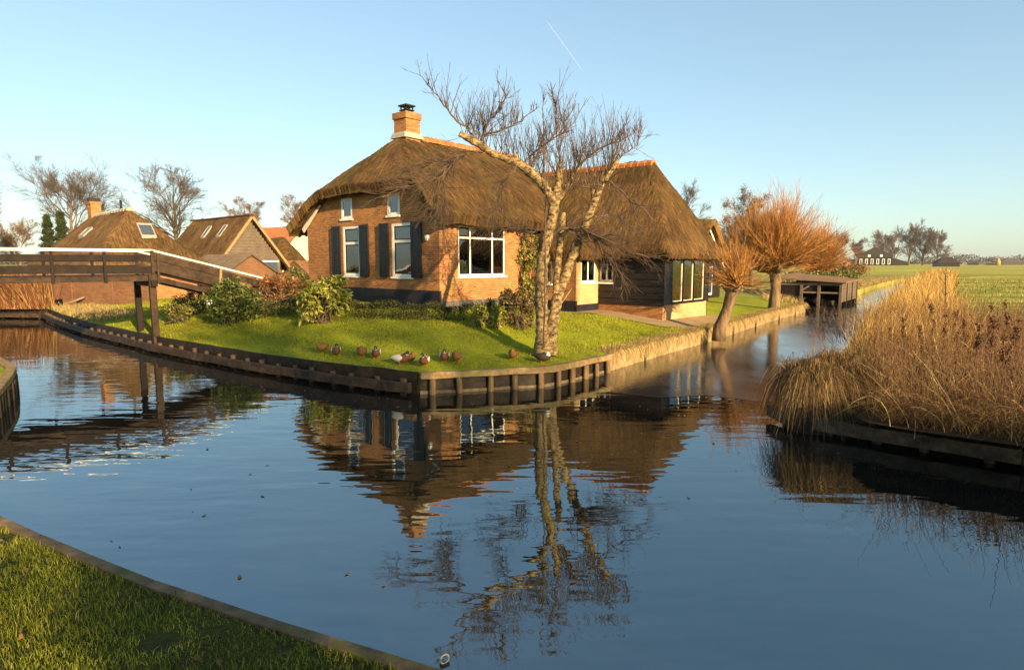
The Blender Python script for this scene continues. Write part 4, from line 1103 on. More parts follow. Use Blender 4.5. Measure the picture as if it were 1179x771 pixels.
q.tube([(p[0], p[1], .4), (p[0], p[1], 3.5), (p[0], p[1], 5.5), (p[0], p[1], 7.5)], [2.2, 2.2, 1.3, .4], 9); tag(q.build('haystack', M['yellowstack'] if 'yellowstack' in M else m_plain('straw_yellow', (.36, .25, .08), .9)), 'yellow pointed stack on the far horizon between two barns', 'stack')
#PART4
# ------------------------------------------------------------------ trees
def unit(v): return v / (np.linalg.norm(v, axis=-1, keepdims=True) + 1e-9)
def grow(r, st, dr, ln, r0, r1, P=6, wig=.12, trop=0.0):
    """N paths from st along dr; trop bends them up (+) or down (-)"""
    N = len(st); pts = [st]; d = unit(dr); p = st
    for i in range(P - 1):
        d = unit(d + r.normal(0, wig, (N, 3)) + np.array([0, 0, trop]))
        p = p + d * (ln / (P - 1))[:, None]; pts.append(p)
    paths = np.stack(pts, 1); t = np.linspace(0, 1, P)
    rad = r0[:, None] * (1 - t) + np.broadcast_to(r1, (N,))[:, None] * t
    return paths, rad
def sprout(r, paths, rad, n, t0, t1, ang, lf, rf, P=5, wig=.12, trop=0.0, rmin=.003, absl=None):
    N, Q, _ = paths.shape
    i = np.repeat(np.arange(N), n); t = r.uniform(t0, t1, len(i)) * (Q - 1)
    k = np.minimum(t.astype(int), Q - 2); f = (t - k)[:, None]
    p = paths[i, k] * (1 - f) + paths[i, k + 1] * f
    d = unit(paths[i, k + 1] - paths[i, k])
    rr = rad[i, k] * (1 - f[:, 0]) + rad[i, k + 1] * f[:, 0]
    L = np.linalg.norm(np.diff(paths, axis=1), axis=2).sum(1)[i]
    perp = unit(np.cross(d, r.normal(0, 1, d.shape)))
    a = r.uniform(*ang, len(i))[:, None]
    nd = d * np.cos(a) + perp * np.sin(a)
    ln = (absl if absl is not None else L * lf) * r.uniform(.55, 1.2, len(i)) * (1.15 - .55 * t / (Q - 1))
    return grow(r, p, nd, ln, np.maximum(rr * rf, rmin), np.full(len(i), rmin * .5), P, wig, trop)
def m_bark(name, stops, scale=5, stretch=(1, 1, .35), bump=.02):
    n = NT(name); k = n.noise(n.coord('Object', stretch), scale, 7, .7)
    n.col(n.ramp(k, stops)); n.rough(.9); n.bump(k, bump); return n.m
M['bark'] = m_bark('brown_bark', [(.3, (.06, .04, .025)), (.7, (.19, .13, .075))])
M['twig'] = m_bark('dark_twigs', [(.3, (.045, .028, .022)), (.7, (.13, .08, .05))], 3)
M['twig_grey'] = m_bark('pale_twigs', [(.3, (.06, .043, .032)), (.7, (.16, .11, .07))], 2)
M['twig_brown'] = m_bark('brown_twigs', [(.3, (.10, .055, .03)), (.7, (.25, .14, .065))], 2)
M['dry_stalk'] = m_bark('dark_dry_stalks', [(.3, (.05, .024, .010)), (.7, (.19, .095, .035))], 2)
M['willow'] = m_leaf('willow_shoots', [(0, (.13, .045, .012)), (.6, (.36, .155, .032)), (1, (.52, .27, .07))], .6, 0)
M['birch'] = m_bark('pale_birch_bark', [(.37, (.022, .013, .008)), (.45, (.13, .08, .03)), (.55, (.30, .20, .075)), (.70, (.46, .34, .14))], 9, (1, 1, 1.5), .05)
def bare_tree(name, label, loc, h, spread, seed, mat='twig', bark='bark', tr=.25, dens=1.0, first=.28, leaves=None, lean=(0, 0), up=.08, group=None, thin=.012, lv=(13, 9, 8), nleaf=0):
    r = np.random.default_rng(seed)
    root = empty(name, loc, 0, label, 'tree', group)
    st = np.array([[0, 0, -.2]]); tp, trd = grow(r, st, np.array([[lean[0], lean[1], 1.]]), np.array([h * .80]), np.array([tr]), tr * .22, 9, .05, .05)
    thin = thin * .6
    b1 = sprout(r, tp, trd, lv[0], first / .8, 1.0, (.4, 1.0), spread, .55, 8, .11, up)
    b2 = sprout(r, *b1, lv[1], .2, 1, (.3, .8), .58, .5, 6, .12, up * .7, rmin=thin)
    b3 = sprout(r, *b2, int(lv[2] * dens), .15, 1, (.3, .75), .62, .55, 5, .12, up * .4, rmin=thin * .8)
    b4 = sprout(r, *b3, max(2, int(6 * dens)), .15, 1, (.3, .75), .7, .7, 4, .12, .02, rmin=thin * .65)
    V, F = tubes(tp, trd, 9); mesh_np('trunk', V, F, M[bark], root, True)
    V, F = join([tubes(*b1, 6), tubes(*b2, 4), tubes(*b3, 3), tubes(*b4, 3)]); cr = mesh_np('crown', V, F, M[mat], root, True)
    if leaves:
        p = b4[0].reshape(-1, 3); p = p[r.integers(0, len(p), nleaf)] + r.normal(0, .12, (nleaf, 3))
        V, F = leafq(r, p, .10, .06); mesh_np('leaves', V, F, M[leaves], root)
    return root
def leafq(r, p, L, Wd, droop=0.0, nrm=None):
    n = len(p); d = unit(r.normal(0, 1, (n, 3)) + np.array([0, 0, -droop])); s = unit(np.cross(d, r.normal(0, 1, (n, 3))))
    u_ = np.cross(s, d)
    l = (L * r.uniform(.6, 1.25, n))[:, None]; w = (Wd * r.uniform(.6, 1.2, n))[:, None]
    V = np.stack([p, p + d * l * .5 + s * w * .5 + u_ * l * .08, p + d * l, p + d * l * .5 - s * w * .5 + u_ * l * .08], 1).reshape(-1, 3)
    i = np.arange(n * 4).reshape(n, 4); return V, i
M['brownleaf'] = m_leaf('dry_brown_leaves', [(0, (.10, .05, .02)), (1, (.28, .15, .05))], .7, .2)
M['conifer'] = m_leaf('dark_conifer', [(0, (.018, .028, .010)), (1, (.06, .075, .02))], .7, .1)
def tree_at(px, py, d, **k):
    p = D(px, py, d); return (p[0], p[1], min(p[2], .7))
bare_tree('bare_tree', 'tall bare tree with grey crown left of the chimney house', tree_at(80, 305, 72), 13.2, .66, 21, 'twig_grey', tr=.28, thin=.022, lv=(15, 10, 8))
bare_tree('bare_tree', 'brown-leaved tree cut off by the left edge of the picture', tree_at(-8, 305, 48), 8.6, .62, 22, 'twig_brown', tr=.22, leaves='brownleaf', nleaf=5000, thin=.016)
bare_tree('bare_tree', 'pale bare twiggy tree just right of the tall grey one', tree_at(114, 305, 78), 11.4, .6, 23, 'twig_grey', tr=.2, thin=.02)
M['ivybark'] = m_bark('ivy_covered_bark', [(.35, (.05, .06, .02)), (.65, (.15, .13, .05))], 3)
bare_tree('bare_tree', 'wide bare tree with ivy-green trunk between the two thatched roofs on the left', tree_at(203, 305, 74), 12.2, .75, 24, 'twig_grey', bark='ivybark', tr=.36, first=.30, thin=.024, lv=(16, 10, 8), up=.05)
bare_tree('bare_tree', 'dense brown tree behind the grey boarded gable', tree_at(287, 305, 82), 11.0, .5, 25, 'twig_brown', tr=.3, leaves='brownleaf', nleaf=9000, thin=.022)
bare_tree('bare_tree', 'light brown tree rising behind the orange tiled roof', tree_at(343, 305, 84), 10.8, .5, 26, 'twig_brown', tr=.3, thin=.024)
bare_tree('bare_tree', 'low brown tree behind the bridge at the left edge', tree_at(22, 305, 60), 5.2, .75, 27, 'twig_brown', tr=.2, leaves='brownleaf', nleaf=4000, thin=.018)
bare_tree('bare_tree', 'bare tree showing above the barn wing roof', tree_at(790, 305, 62), 8.6, .55, 28, 'twig', tr=.24, thin=.018)
bare_tree('bare_tree', 'tall dark alder behind the orange willow', tree_at(866, 305, 52), 7.6, .5, 29, 'twig', tr=.22, leaves='brownleaf', nleaf=6000, thin=.016)
bare_tree('bare_tree', 'brown tree between the barn wing and the dark alder', tree_at(842, 305, 48), 5.4, .6, 30, 'twig_brown', tr=.18, leaves='brownleaf', nleaf=5000, thin=.014)
G_far = 'trees round the far farmhouse'
for px, d, hpx, sp, sd, mt, lb in ((968, 480, 31, .55, 31, 'twig', 'dark far tree left of the far farmhouse'), (985, 500, 27, .5, 32, 'twig', 'lower far tree close to the left side of the far farmhouse'),
                                   (1014, 580, 33, .6, 33, 'twig_grey', 'pale far tree rising behind the far farmhouse roof'), (1030, 590, 30, .55, 36, 'twig_grey', 'pale far tree just right of the far farmhouse roof'), (1046, 540, 43, .5, 34, 'twig', 'tallest dark far tree right of the far farmhouse'), (1062, 545, 36, .5, 37, 'twig', 'far tree in front of the gap between the two dark far trees'), (1080, 530, 35, .55, 35, 'twig', 'rightmost far tree standing above the dark field barn')):
    bare_tree('bare_tree', lb, (D(px, 303, d)[0], d, .4), hpx * d / 720 * 1.05, sp + .2, sd, mt, tr=.8, thin=.12, first=.1, lv=(16, 10, 8), group=G_far)
# two dark conifers on the left
r = np.random.default_rng(5)
for px, hp, lb in ((58, 36, 'dark green conifer left of the chimney house, the left one of two'), (74, 40, 'dark green conifer touching the tall bare tree trunk, the right one of two')):
    p = D(px, 303, 55); root = empty('conifer', (p[0], p[1], .6), 0, lb, 'tree', 'dark conifers behind the bridge')
    H_ = hp * 55 / 720 + 3.3; q = MB(); q.tube([(0, 0, 0), (0, 0, H_ * .9)], [.14, .03], 7); q.build('trunk', M['bark'], root)
    n = 9000; z = r.random(n) ** .8; rad = (1 - z) ** .8 * 1.25 * (.65 + .35 * np.sin(z * 60)) + .12; th = r.uniform(0, 2 * np.pi, n); rr = rad * np.sqrt(r.random(n))
    V, F = leafq(r, np.c_[rr * np.cos(th), rr * np.sin(th), .3 + z * H_ * .95], .22, .07, .6); mesh_np('crown', V, F, M['conifer'], root)

# far line of woods on the horizon
r = np.random.default_rng(6)
n = 26000; x = r.uniform(150, 1500, n); hgt = 9 + 4 * np.sin(x * .021) + 3 * np.sin(x * .05 + 1) + 2 * np.sin(x * .17)
p = np.c_[x, 930 + r.uniform(-12, 12, n), .4 + r.random(n) * hgt]
V, F = leafq(r, p, 3.2, 1.4); V2, F2 = leafq(r, np.c_[-x * .9, p[:, 1] - 300, p[:, 2]], 3.2, 1.4)
M['farwood'] = m_leaf('far_woods', [(0, (.05, .036, .032)), (1, (.14, .10, .075))], .9, 0)
V, F = join([(V, F), (V2, F2)])
tag(mesh_np('far_woods', V, F, M['farwood']), 'low hazy brown line of woods along the far horizon', 'woods', kind='stuff')

# ------------------------------------------------------------------ pollard willows
def willow(label, base, head, headr, nsh, ln, spread, seed, trunk_r, cone=1.25, thin=.008, tw=3, downs=0.0, heads=6, hs=0.0):
    r = np.random.default_rng(seed); base = np.array(base, float); head = np.array(head, float) - base
    root = empty('pollard_willow', base, 0, label, 'tree', 'pollard willows on the canal bank')
    q = MB(); mid = head * .5 + np.array([.06, .03, 0])
    q.tube([(0, 0, -.3), (0, 0, .05), tuple(mid), tuple(head - [0, 0, headr * .6]), tuple(head), tuple(head + [0, 0, headr * .6])], [trunk_r * 1.35, trunk_r * 1.15, trunk_r * .95, trunk_r * 1.15, headr, headr * .5], 14)
    for i in range(14):
        a = r.uniform(0, 6.28); c = head + np.array([math.cos(a) * headr * .8, math.sin(a) * headr * .8, r.uniform(-.2, .5) * headr])
        q.tube([tuple(c - [0, 0, headr * .3]), tuple(c), tuple(c + [0, 0, headr * .25])], [headr * .2, headr * .38, headr * .15], 8)
    q.build('trunk', M['willowbark'], root)
    nh = heads; ha = r.uniform(0, 6.28, nh); hd_ = np.c_[np.cos(ha) * headr * hs * r.uniform(.5, 1.2, nh), np.sin(ha) * headr * hs * r.uniform(.5, 1.2, nh), headr * hs * r.uniform(-.1, .9, nh)] if hs else np.zeros((nh, 3))
    if hs:
        lm = MB()
        for v in hd_:
            e_ = head + v; lm.tube([tuple(head - [0, 0, headr * .5]), tuple(head + v * .55 + [0, 0, -.05]), tuple(e_), tuple(e_ + [0, 0, .12])], [headr * .42, headr * .30, headr * .34, headr * .15], 8)
        lm.build('limb', M['willowbark'], root)
    th = r.uniform(0, 6.28, nsh); el = np.pi / 2 - np.abs(r.normal(0, .5, nsh)) * cone; el = np.maximum(el, -.15 - downs)
    d = np.c_[np.cos(th) * np.cos(el), np.sin(th) * np.cos(el), np.sin(el)]
    st = head + d * headr * .35 + hd_[r.integers(0, nh, nsh)]
    b1 = grow(r, st, d, ln * r.uniform(.3, 1.0, nsh) * np.where(r.random(nsh) < .12, 1.25, 1), r.uniform(.012, .026, nsh) * (thin / .008), np.full(nsh, .003), 8, .07, spread)
    b2 = sprout(r, *b1, tw, .2, .9, (.25, .7), .42, .6, 5, .08, .06, rmin=thin * .55)
    b3 = sprout(r, *b2, 2, .2, .9, (.25, .7), .45, .7, 4, .08, .05, rmin=thin * .45)
    V, F = join([tubes(*b1, 4), tubes(*b2, 3), tubes(*b3, 3)]); mesh_np('shoots', V, F, M['willow'], root)
    return root
M['willowbark'] = m_bark('willow_bark', [(.35, (.05, .032, .018)), (.6, (.22, .135, .06))], 6, (1, 1, .3), .05)
b = G(828, 381, .43); hd = D(843, 331, b[1] - .1)
willow('small pollard willow leaning over the canal beside the barn wing', b, hd, .3, 230, 1.4, .05, 41, .17, 2.4, .006, 3, heads=5, hs=.9)
b = G(891, 354, .48); hd = D(893, 309, b[1])
willow('big orange pollard willow with tall shoots beside the boathouse', b, hd, .45, 850, 2.9, .09, 42, .23, 1.9, .0085, 6, heads=12, hs=2.1)
b = D(945, 309, 62); hd = b + np.array([0, 0, 1.2])
willow('golden willow bush behind the boathouse', (b[0], b[1], .45), (b[0], b[1], 1.7), .4, 620, 4.3, -.06, 43, .3, 1.5, .018, 4, .4, heads=5, hs=1.5)
# small knobbly pollard beyond the boathouse
pl_ = D(983, 322, 52); root = empty('pollard_stump', (pl_[0], pl_[1], .42), 0, 'short knobbly pollard with two stems and tufted heads behind the boathouse', 'tree')
r = np.random.default_rng(44)
for dx, hh in ((-.55, 1.15), (.35, 1.2)):
    q = MB(); q.tube([(dx * .5, 0, -.2), (dx * .8, 0, .6), (dx, 0, hh), (dx, 0, hh + .3)], [.16, .13, .2, .1], 9); q.build('trunk', M['willowbark'], root)
    n = 500; V, F = leafq(r, r.normal(0, 1, (n, 3)) * [.38, .3, .22] + [dx * 1.3, 0, hh + .4], .2, .09); mesh_np('leaves', V, F, M['brownleaf'], root)

# ------------------------------------------------------------------ the pollarded birch on the front lawn
r = np.random.default_rng(51)
YT = 14.0; tb = G(629, 403, .6); YT = float(tb[1])
birch = empty('pollarded_birch', (tb[0], tb[1], float(zA(tb[None, :2])[0]) - .03), 0, 'twin-stemmed pale birch with sawn-off limbs and a thin bare crown before the farmhouse', 'tree')
BO = np.array(birch.location)
def px_path(pts, dy0=0, dy1=0):
    n = len(pts); out = []
    for i, (x, y) in enumerate(pts): out.append(D(x, y, YT + dy0 + (dy1 - dy0) * i / (n - 1)) - BO)
    return np.array(out)
def smooth_path(p, rd, m=5):
    n = len(p); t = np.arange(n); tt = np.linspace(0, n - 1, (n - 1) * m + 1); out = []
    P = np.vstack([2 * p[0] - p[1], p, 2 * p[-1] - p[-2]])
    for x in tt:
        i = min(int(x), n - 2); f = x - i; a, b, c, d = P[i], P[i + 1], P[i + 2], P[i + 3]
        out.append(.5 * (2 * b + (c - a) * f + (2 * a - 5 * b + 4 * c - d) * f * f + (3 * b - a - 3 * c + d) * f ** 3))
    return np.array(out), np.interp(tt, t, rd)
PX = YT / 720 * .88
def limb(name, pts, rpx, dy0=0, dy1=0, mat='birch', lump=.15, k=12, parent=birch):
    p, rd = smooth_path(px_path(pts, dy0, dy1), np.array(rpx) * PX)
    V, F = tubes(p[None], rd[None], k)
    n = len(p); V = V.reshape(n, k, 3); c = p[:, None, :]
    V = c + (V - c) * (1 + r.normal(0, lump, (n, 1, 1)) * .5 + r.normal(0, lump, (n, k, 1)) * .55)
    q = MB(); q.add(V.reshape(-1, 3), F, 0, True)
    q.add(V[-1], [tuple(range(k))], 1); 
    o = q.build(name, [M[mat], M['cutwood']], parent, recalc=True)
    return o, p, rd
M['twig_birch'] = m_bark('birch_twigs', [(.35, (.04, .025, .017)), (.65, (.15, .09, .047))], 4)
M['cutwood'] = m_plain('sawn_wood', (.42, .28, .13), .85, .3, 20)
T1 = limb('trunk', [(625, 408), (624.5, 390), (624, 365), (623, 330), (625, 300), (630, 275), (635, 252), (638, 235), (641, 220), (644, 207), (644, 190)], [12, 9.5, 8, 7.6, 7.4, 7, 6.8, 6.8, 5.6, 4.6, 3.8])
T2 = limb('trunk', [(634, 408), (634.5, 388), (637, 368), (641, 348), (648, 325), (656, 303), (666, 280), (673, 262), (679, 246), (687, 226), (694, 210), (703, 197), (711, 185)], [10, 7.8, 7.2, 6.9, 6.6, 6.4, 6, 5.6, 5.2, 4.8, 4.4, 3.8, 3.4], .05, .35)
L1 = limb('limb', [(638, 236), (631, 222), (622, 209), (610, 198), (597, 188), (583, 183), (568, 177), (549, 165), (529, 154)], [6.2, 6.2, 6, 6.2, 5.4, 4.6, 4.4, 4.0, 3.6], 0, -.9)
L2 = limb('limb', [(640, 338), (641, 318), (643, 298), (645, 278), (647, 262), (648, 245)], [4.5, 4.7, 4.5, 4.2, 4, 3.8], .1, .35)
L3 = limb('limb', [(640, 232), (648, 222), (655, 212), (661, 200), (668, 190)], [4.5, 4.2, 3.6, 2.8, 2.2], 0, .3)
S1 = limb('limb', [(594, 189), (594, 183), (593, 178)], [3.5, 3.2, 3], -.5, -.5, lump=.05)
S2 = limb('limb', [(683, 232), (683, 222), (684, 214)], [3, 2.7, 2.2], .3, .3, lump=.05)
def lim2(pts, rpx, d0, d1): 
    p, rd = smooth_path(px_path(pts, d0, d1), np.array(rpx) * PX, 4)
    p = p + r.normal(0, .012, p.shape); return p, rd
B = []
def br_(pts, r0, r1, d0=0, d1=0):
    p, rd = lim2(pts, np.linspace(r0, r1, len(pts)), d0, d1); B.append((p, rd)); return p, rd
br_([(549, 164), (540, 150), (523, 136), (508, 116), (493, 99), (484, 86)], 1.6, .35, -.8, -1.2)
br_([(552, 164), (561, 154), (580, 148), (600, 139), (618, 124)], 1.7, .4, -.8, -.2)
br_([(555, 160), (562, 140), (575, 128), (583, 108)], 1.1, .3, -.8, -1.5)
br_([(602, 190), (612, 178), (630, 164), (650, 140), (663, 120)], 1.3, .35, -.4, .3)
br_([(610, 196), (618, 180), (627, 168), (640, 158), (657, 146), (676, 112)], 1.2, .3, -.3, -.8)
br_([(668, 190), (680, 178), (697, 168), (718, 160), (738, 146)], 1.6, .35, .3, .8)
br_([(661, 202), (668, 188), (690, 172), (712, 160), (722, 140)], 1.2, .35, .2, -.5)
br_([(694, 210), (702, 209), (714, 219), (728, 233), (744, 243), (755, 262)], 1.5, .35, .3, -.3)
br_([(632, 274), (645, 264), (662, 262), (676, 266), (690, 272), (706, 268)], 2.6, .8, 0, -.5)
br_([(656, 290), (665, 274), (676, 270), (688, 276), (694, 292), (705, 300)], 2.0, .5, .1, -.6)
br_([(690, 272), (710, 282), (735, 292), (760, 296)], 1.1, .3, -.4, -.9)
br_([(676, 266), (700, 284), (712, 310), (722, 330)], .8, .25, -.3, -.6)
br_([(570, 176), (550, 173), (531, 180), (516, 194), (508, 210), (502, 228), (496, 248)], 1.9, .45, -.7, -1.2)
br_([(516, 194), (504, 206), (486, 212), (462, 216), (440, 228)], 1.1, .3, -1.0, -1.6)
br_([(531, 180), (522, 186), (500, 187), (480, 196), (462, 200)], .9, .3, -.9, -.4)
br_([(508, 210), (512, 225), (507, 245), (510, 262)], .8, .25, -1, -1.3)
br_([(596, 190), (590, 200), (582, 206), (578, 218), (572, 236), (560, 256)], 1.0, .3, -.5, -1.2)
br_([(628, 260), (610, 268), (590, 262), (575, 266), (550, 262)], 1.0, .3, 0, -.8)
br_([(626, 300), (612, 280), (598, 272), (590, 258), (570, 240)], 1.0, .3, 0, .6)
br_([(644, 192), (642, 170), (640, 148), (638, 122), (636, 104)], .9, .25, 0, -.2)
br_([(626, 400), (627, 330), (628, 270), (627, 200), (625, 140), (625, 112)], 1.1, .4, -.35, -.4)
br_([(711, 186), (720, 176), (734, 166), (741, 150)], .7, .25, .35, .6)
br_([(679, 246), (690, 250), (705, 246), (722, 256), (738, 272)], 1.0, .3, .2, .9)
br_([(640, 226), (660, 214), (676, 216), (690, 214), (702, 218)], 1.3, .5, 0, -.3)
# procedural shoots on the limbs and branches
def shoots(p, rd, n, L, up, t0=.1, t1=1, ang=(.3, 1.0), rm=.0042):
    return sprout(r, p[None], rd[None], n, t0, t1, ang, 0, .35, 6, .10, up, rm, absl=L)
def upshoots(p, rd, n, L, t0, t1, tilt=.35):
    t = r.uniform(t0, t1, n) * (len(p) - 1); k = np.minimum(t.astype(int), len(p) - 2); f = (t - k)[:, None]
    s = p[k] * (1 - f) + p[k + 1] * f; d = np.c_[r.normal(0, tilt, n), r.normal(0, tilt, n), np.ones(n)]
    return grow(r, s, d, L * r.uniform(.35, 1.1, n), r.uniform(.006, .011, n), np.full(n, .0022), 7, .07, .07)
tw = []
tw.append(upshoots(L1[1], L1[2], 85, 1.1, .15, .97)); tw.append(upshoots(L3[1], L3[2], 44, 1.35, .2, 1, .45)); tw.append(upshoots(T1[1], T1[2], 12, 1.25, .85, 1)); tw.append(upshoots(T2[1], T2[2], 55, 1.4, .68, 1))
for i, (p, rd) in enumerate(B):
    if p[-1, 2] > p[0, 2] + .3 or i in (5, 6, 23):
        tw.append(upshoots(p, rd, 18, .8, .08, .75, .38)); tw.append(upshoots(p, rd, 7, .28, .7, 1, .4))
        tw.append(shoots(p, rd, 12, .55, .04))
    else:
        dn = 12 if i in (10, 11) else 28 if i == 7 else 44
        tw.append(shoots(p, rd, dn, .85, -.02, .12, 1, (.3, .9)))
        tw.append(shoots(p, rd, 10, .55, -.12, .2, 1, (.4, 1.1)))
parts = [tubes(p[None], rd[None], 7) for p, rd in B]
for a in tw:
    parts.append(tubes(*a, 4))
    c = sprout(r, *a, 3, .1, .9, (.22, .62), .5, .6, 5, .06, .04, .0030); parts.append(tubes(*c, 3))
    d2 = sprout(r, *c, 1, .2, .9, (.25, .7), .55, .7, 4, .07, .02, .0024); parts.append(tubes(*d2, 3))
V, F = join(parts); mesh_np('crown', V, F, M['twig_birch'], birch, True)

# ------------------------------------------------------------------ shrubs and hedges
def shrub(name, label, cat, loc, blobs, n, leaf, stops, seed, droop=.2, stems=14, stemmat='twig', clump=.35, mat=None, size=(.5, .5), group=None):
    r = np.random.default_rng(seed); root = empty(name, loc, 0, label, cat, group)
    tot = sum(b[3] * b[4] * b[5] for b in blobs); ps = []
    for (cx, cy, cz, sx, sy, sz) in blobs:
        m = int(n * sx * sy * sz / tot) + 20
        nc = max(8, m // 45); u_ = unit(r.normal(0, 1, (nc, 3))) * (r.uniform(.25, 1, (nc, 1)) ** .45)
        c = u_ * [sx, sy, sz] + [cx, cy, cz]
        k = r.integers(0, nc, m); ps.append(c[k] + r.normal(0, clump * min(sx, sy, sz) * .5, (m, 3)))
    p = np.concatenate(ps); p = p[p[:, 2] > .02]
    mt = mat or m_leaf(name + '_leaf', stops, .5, .25, 2.5)
    V, F = leafq(r, p, leaf[0], leaf[1], droop); mesh_np('foliage', V, F, mt, root)
    st = np.zeros((stems, 3)); st[:, :2] = r.normal(0, .18, (stems, 2)); tgt = p[r.integers(0, len(p), stems)]
    b1 = grow(r, st, tgt - st, np.linalg.norm(tgt - st, axis=1), np.full(stems, .018), .006, 6, .06, 0); b2 = sprout(r, *b1, 5, .3, 1, (.3, .9), .4, .6, 4, .1, 0, .004)
    V, F = join([tubes(*b1, 5), tubes(*b2, 3)]); mesh_np('stems', V, F, M[stemmat], root)
    return root
def gp(px, py, z0=.9):
    z = z0
    for _ in range(8): p = G(px, py, z); z = float(zA(p[None, :2])[0])
    return (p[0], p[1], z - .02)
YG = [(0, (.10, .12, .018)), (.5, (.30, .29, .04)), (1, (.50, .44, .09))]
shrub('rhododendron', 'yellow-green rhododendron with drooping leaves at the left corner of the farmhouse front', 'shrub', gp(372, 371), [(0, .1, .7, .74, .55, .5), (.15, .1, 1.0, .52, .45, .36), (-.2, 0, .35, .5, .45, .3)], 2000, (.21, .075), YG, 61, .9, 30)
shrub('laurel_bush', 'round dark green bush beside the foot of the bridge ramp', 'shrub', (-8.36, 18.7, float(zA(np.array([[-8.36, 18.7]]))[0]) - .02), [(0, .05, .72, .72, .5, .56), (.3, 0, .5, .5, .45, .42), (-.3, .05, .5, .45, .4, .42)], 3600, (.13, .055), [(0, (.03, .042, .010)), (.6, (.09, .12, .022)), (1, (.24, .25, .06))], 62, -.3)
shrub('garden_shrub', 'small yellow-flecked shrub behind the bridge post', 'shrub', gp(205, 374), [(0, .1, .36, .48, .4, .34)], 1300, (.10, .05), [(0, (.05, .055, .015)), (.6, (.2, .19, .04)), (1, (.45, .38, .10))], 63, .1)
M['russet'] = m_leaf('dried_russet_leaves', [(0, (.09, .032, .010)), (.6, (.24, .095, .024)), (1, (.40, .20, .06))], .7, .2)
shrub('dried_hydrangea', 'russet dried hydrangea behind the low hedge, right of the ramp', 'shrub', (-7.75, 21.0, float(zA(np.array([[-7.75, 21.]]))[0])), [(-.4, .1, .65, .55, .4, .42), (.4, .1, .6, .55, .4, .38), (-.75, .2, .75, .4, .3, .34)], 2600, (.09, .05), YG, 64, 0, 40, mat=M['russet'])
shrub('garden_shrub', 'dark twiggy shrub under the bridge ramp', 'shrub', gp(222, 362, .9), [(0, .1, .45, .7, .5, .4)], 1400, (.08, .04), [(0, (.015, .014, .010)), (1, (.07, .05, .025))], 65, 0)
shrub('garden_shrub', 'small green shrub with pale flecks at the left wall corner of the farmhouse', 'shrub', gp(340, 346, 1.05), [(0, .1, .8, .5, .4, .5)], 1000, (.11, .06), [(0, (.05, .06, .015)), (1, (.26, .24, .07))], 66, 0)
shrub('cypress_bush', 'small rounded yellow-green conifer bush left of the birch', 'shrub', gp(562, 393), [(0, .1, .34, .43, .38, .34), (.05, .1, .5, .28, .28, .22)], 2600, (.14, .035), [(0, (.10, .11, .015)), (.6, (.30, .28, .035)), (1, (.48, .40, .08))], 67, .9)
shrub('brown_bush', 'brown-leaved bush between the small conifer and the birch trunk', 'shrub', gp(596, 391), [(0, .1, .45, .42, .4, .42), (-.1, .3, .8, .5, .4, .3), (.1, .2, .2, .4, .3, .2)], 2300, (.09, .05), [(0, (.05, .035, .012)), (.5, (.18, .12, .035)), (1, (.36, .26, .08))], 68, .2)
cl_ = H2(4.45, -.4)
shrub('climber', 'tall leafy climber on the sunny wall right of the big window', 'climber', (*cl_, float(zA(cl_[None])[0]) - .02), [(0, 0, 1.2, .42, .3, .55), (-.05, 0, 1.9, .5, .3, .5), (0, -.05, .6, .4, .3, .4), (-.1, 0, 2.45, .3, .22, .2)], 2600, (.10, .06), [(0, (.07, .07, .015)), (.55, (.24, .22, .035)), (1, (.46, .40, .09))], 69, .2)
def hedge(label, pts, wd, ht, seed, n, stops, leaf=(.055, .03)):
    r = np.random.default_rng(seed); pts = [np.array(p[:2]) for p in pts]; o0 = pts[0]
    root = empty('hedge', (*o0, 0), 0, label, 'hedge'); ps = []
    Ls = [np.linalg.norm(b - a) for a, b in zip(pts[:-1], pts[1:])]
    for a, b, L in zip(pts[:-1], pts[1:], Ls):
        m = int(n * L / sum(Ls)); t = r.random(m)[:, None]; c = a + (b - a) * t; nn = np.array([-(b - a)[1], (b - a)[0]]) / L
        q_ = r.random((m, 2)); side = r.random(m)
        u_ = np.where(side < .45, 1 - q_[:, 0] ** 2 * .3, q_[:, 0]); s = np.where(r.random(m) < .5, -1, 1)
        zz = np.where(side < .45, q_[:, 1], 1 - q_[:, 1] ** 2 * .25)
        bumpy = 1 + .12 * np.sin(t[:, 0] * L * 5 + seed) + .08 * np.sin(t[:, 0] * L * 13)
        xy = c + nn * (u_ * s * wd / 2 * bumpy)[:, None]
        z = zA(xy) + zz * ht * bumpy + r.normal(0, .02, m)
        ps.append(np.c_[xy - o0, z])
    V, F = leafq(r, np.concatenate(ps), *leaf); mesh_np('foliage', V, F, m_leaf('hedge_leaf', stops, .55, .2, 2), root)
    for a, b in zip(pts[:-1], pts[1:]):
        m_ = max(2, int(np.linalg.norm(b - a) / .6))
        for i in range(m_):
            q = MB(); c = a + (b - a) * (i + .5) / m_ - o0; z = float(zA((c + o0)[None])[0]); q.tube([(c[0], c[1], z - .05), (c[0] + r.normal(0, .06), c[1], z + ht * .8)], .012, 4); q.build('stem', M['twig'], root)
    return root
HG = [(0, (.018, .022, .008)), (.6, (.06, .065, .018)), (1, (.17, .15, .045))]
hedge('low clipped hedge along the black plinth of the farmhouse front', [gp(402, 366)[:2], gp(450, 367)[:2], gp(500, 369)[:2], gp(540, 369)[:2]], .5, .42, 71, 9000, HG)
hedge('low clipped hedge between the dark round bush and the rhododendron', [gp(298, 359)[:2], gp(345, 360)[:2]], .45, .42, 72, 3600, HG)
hb_ = [D(905, 322, 44)[:2], D(935, 320, 44.5)[:2], D(985, 322, 46)[:2]]
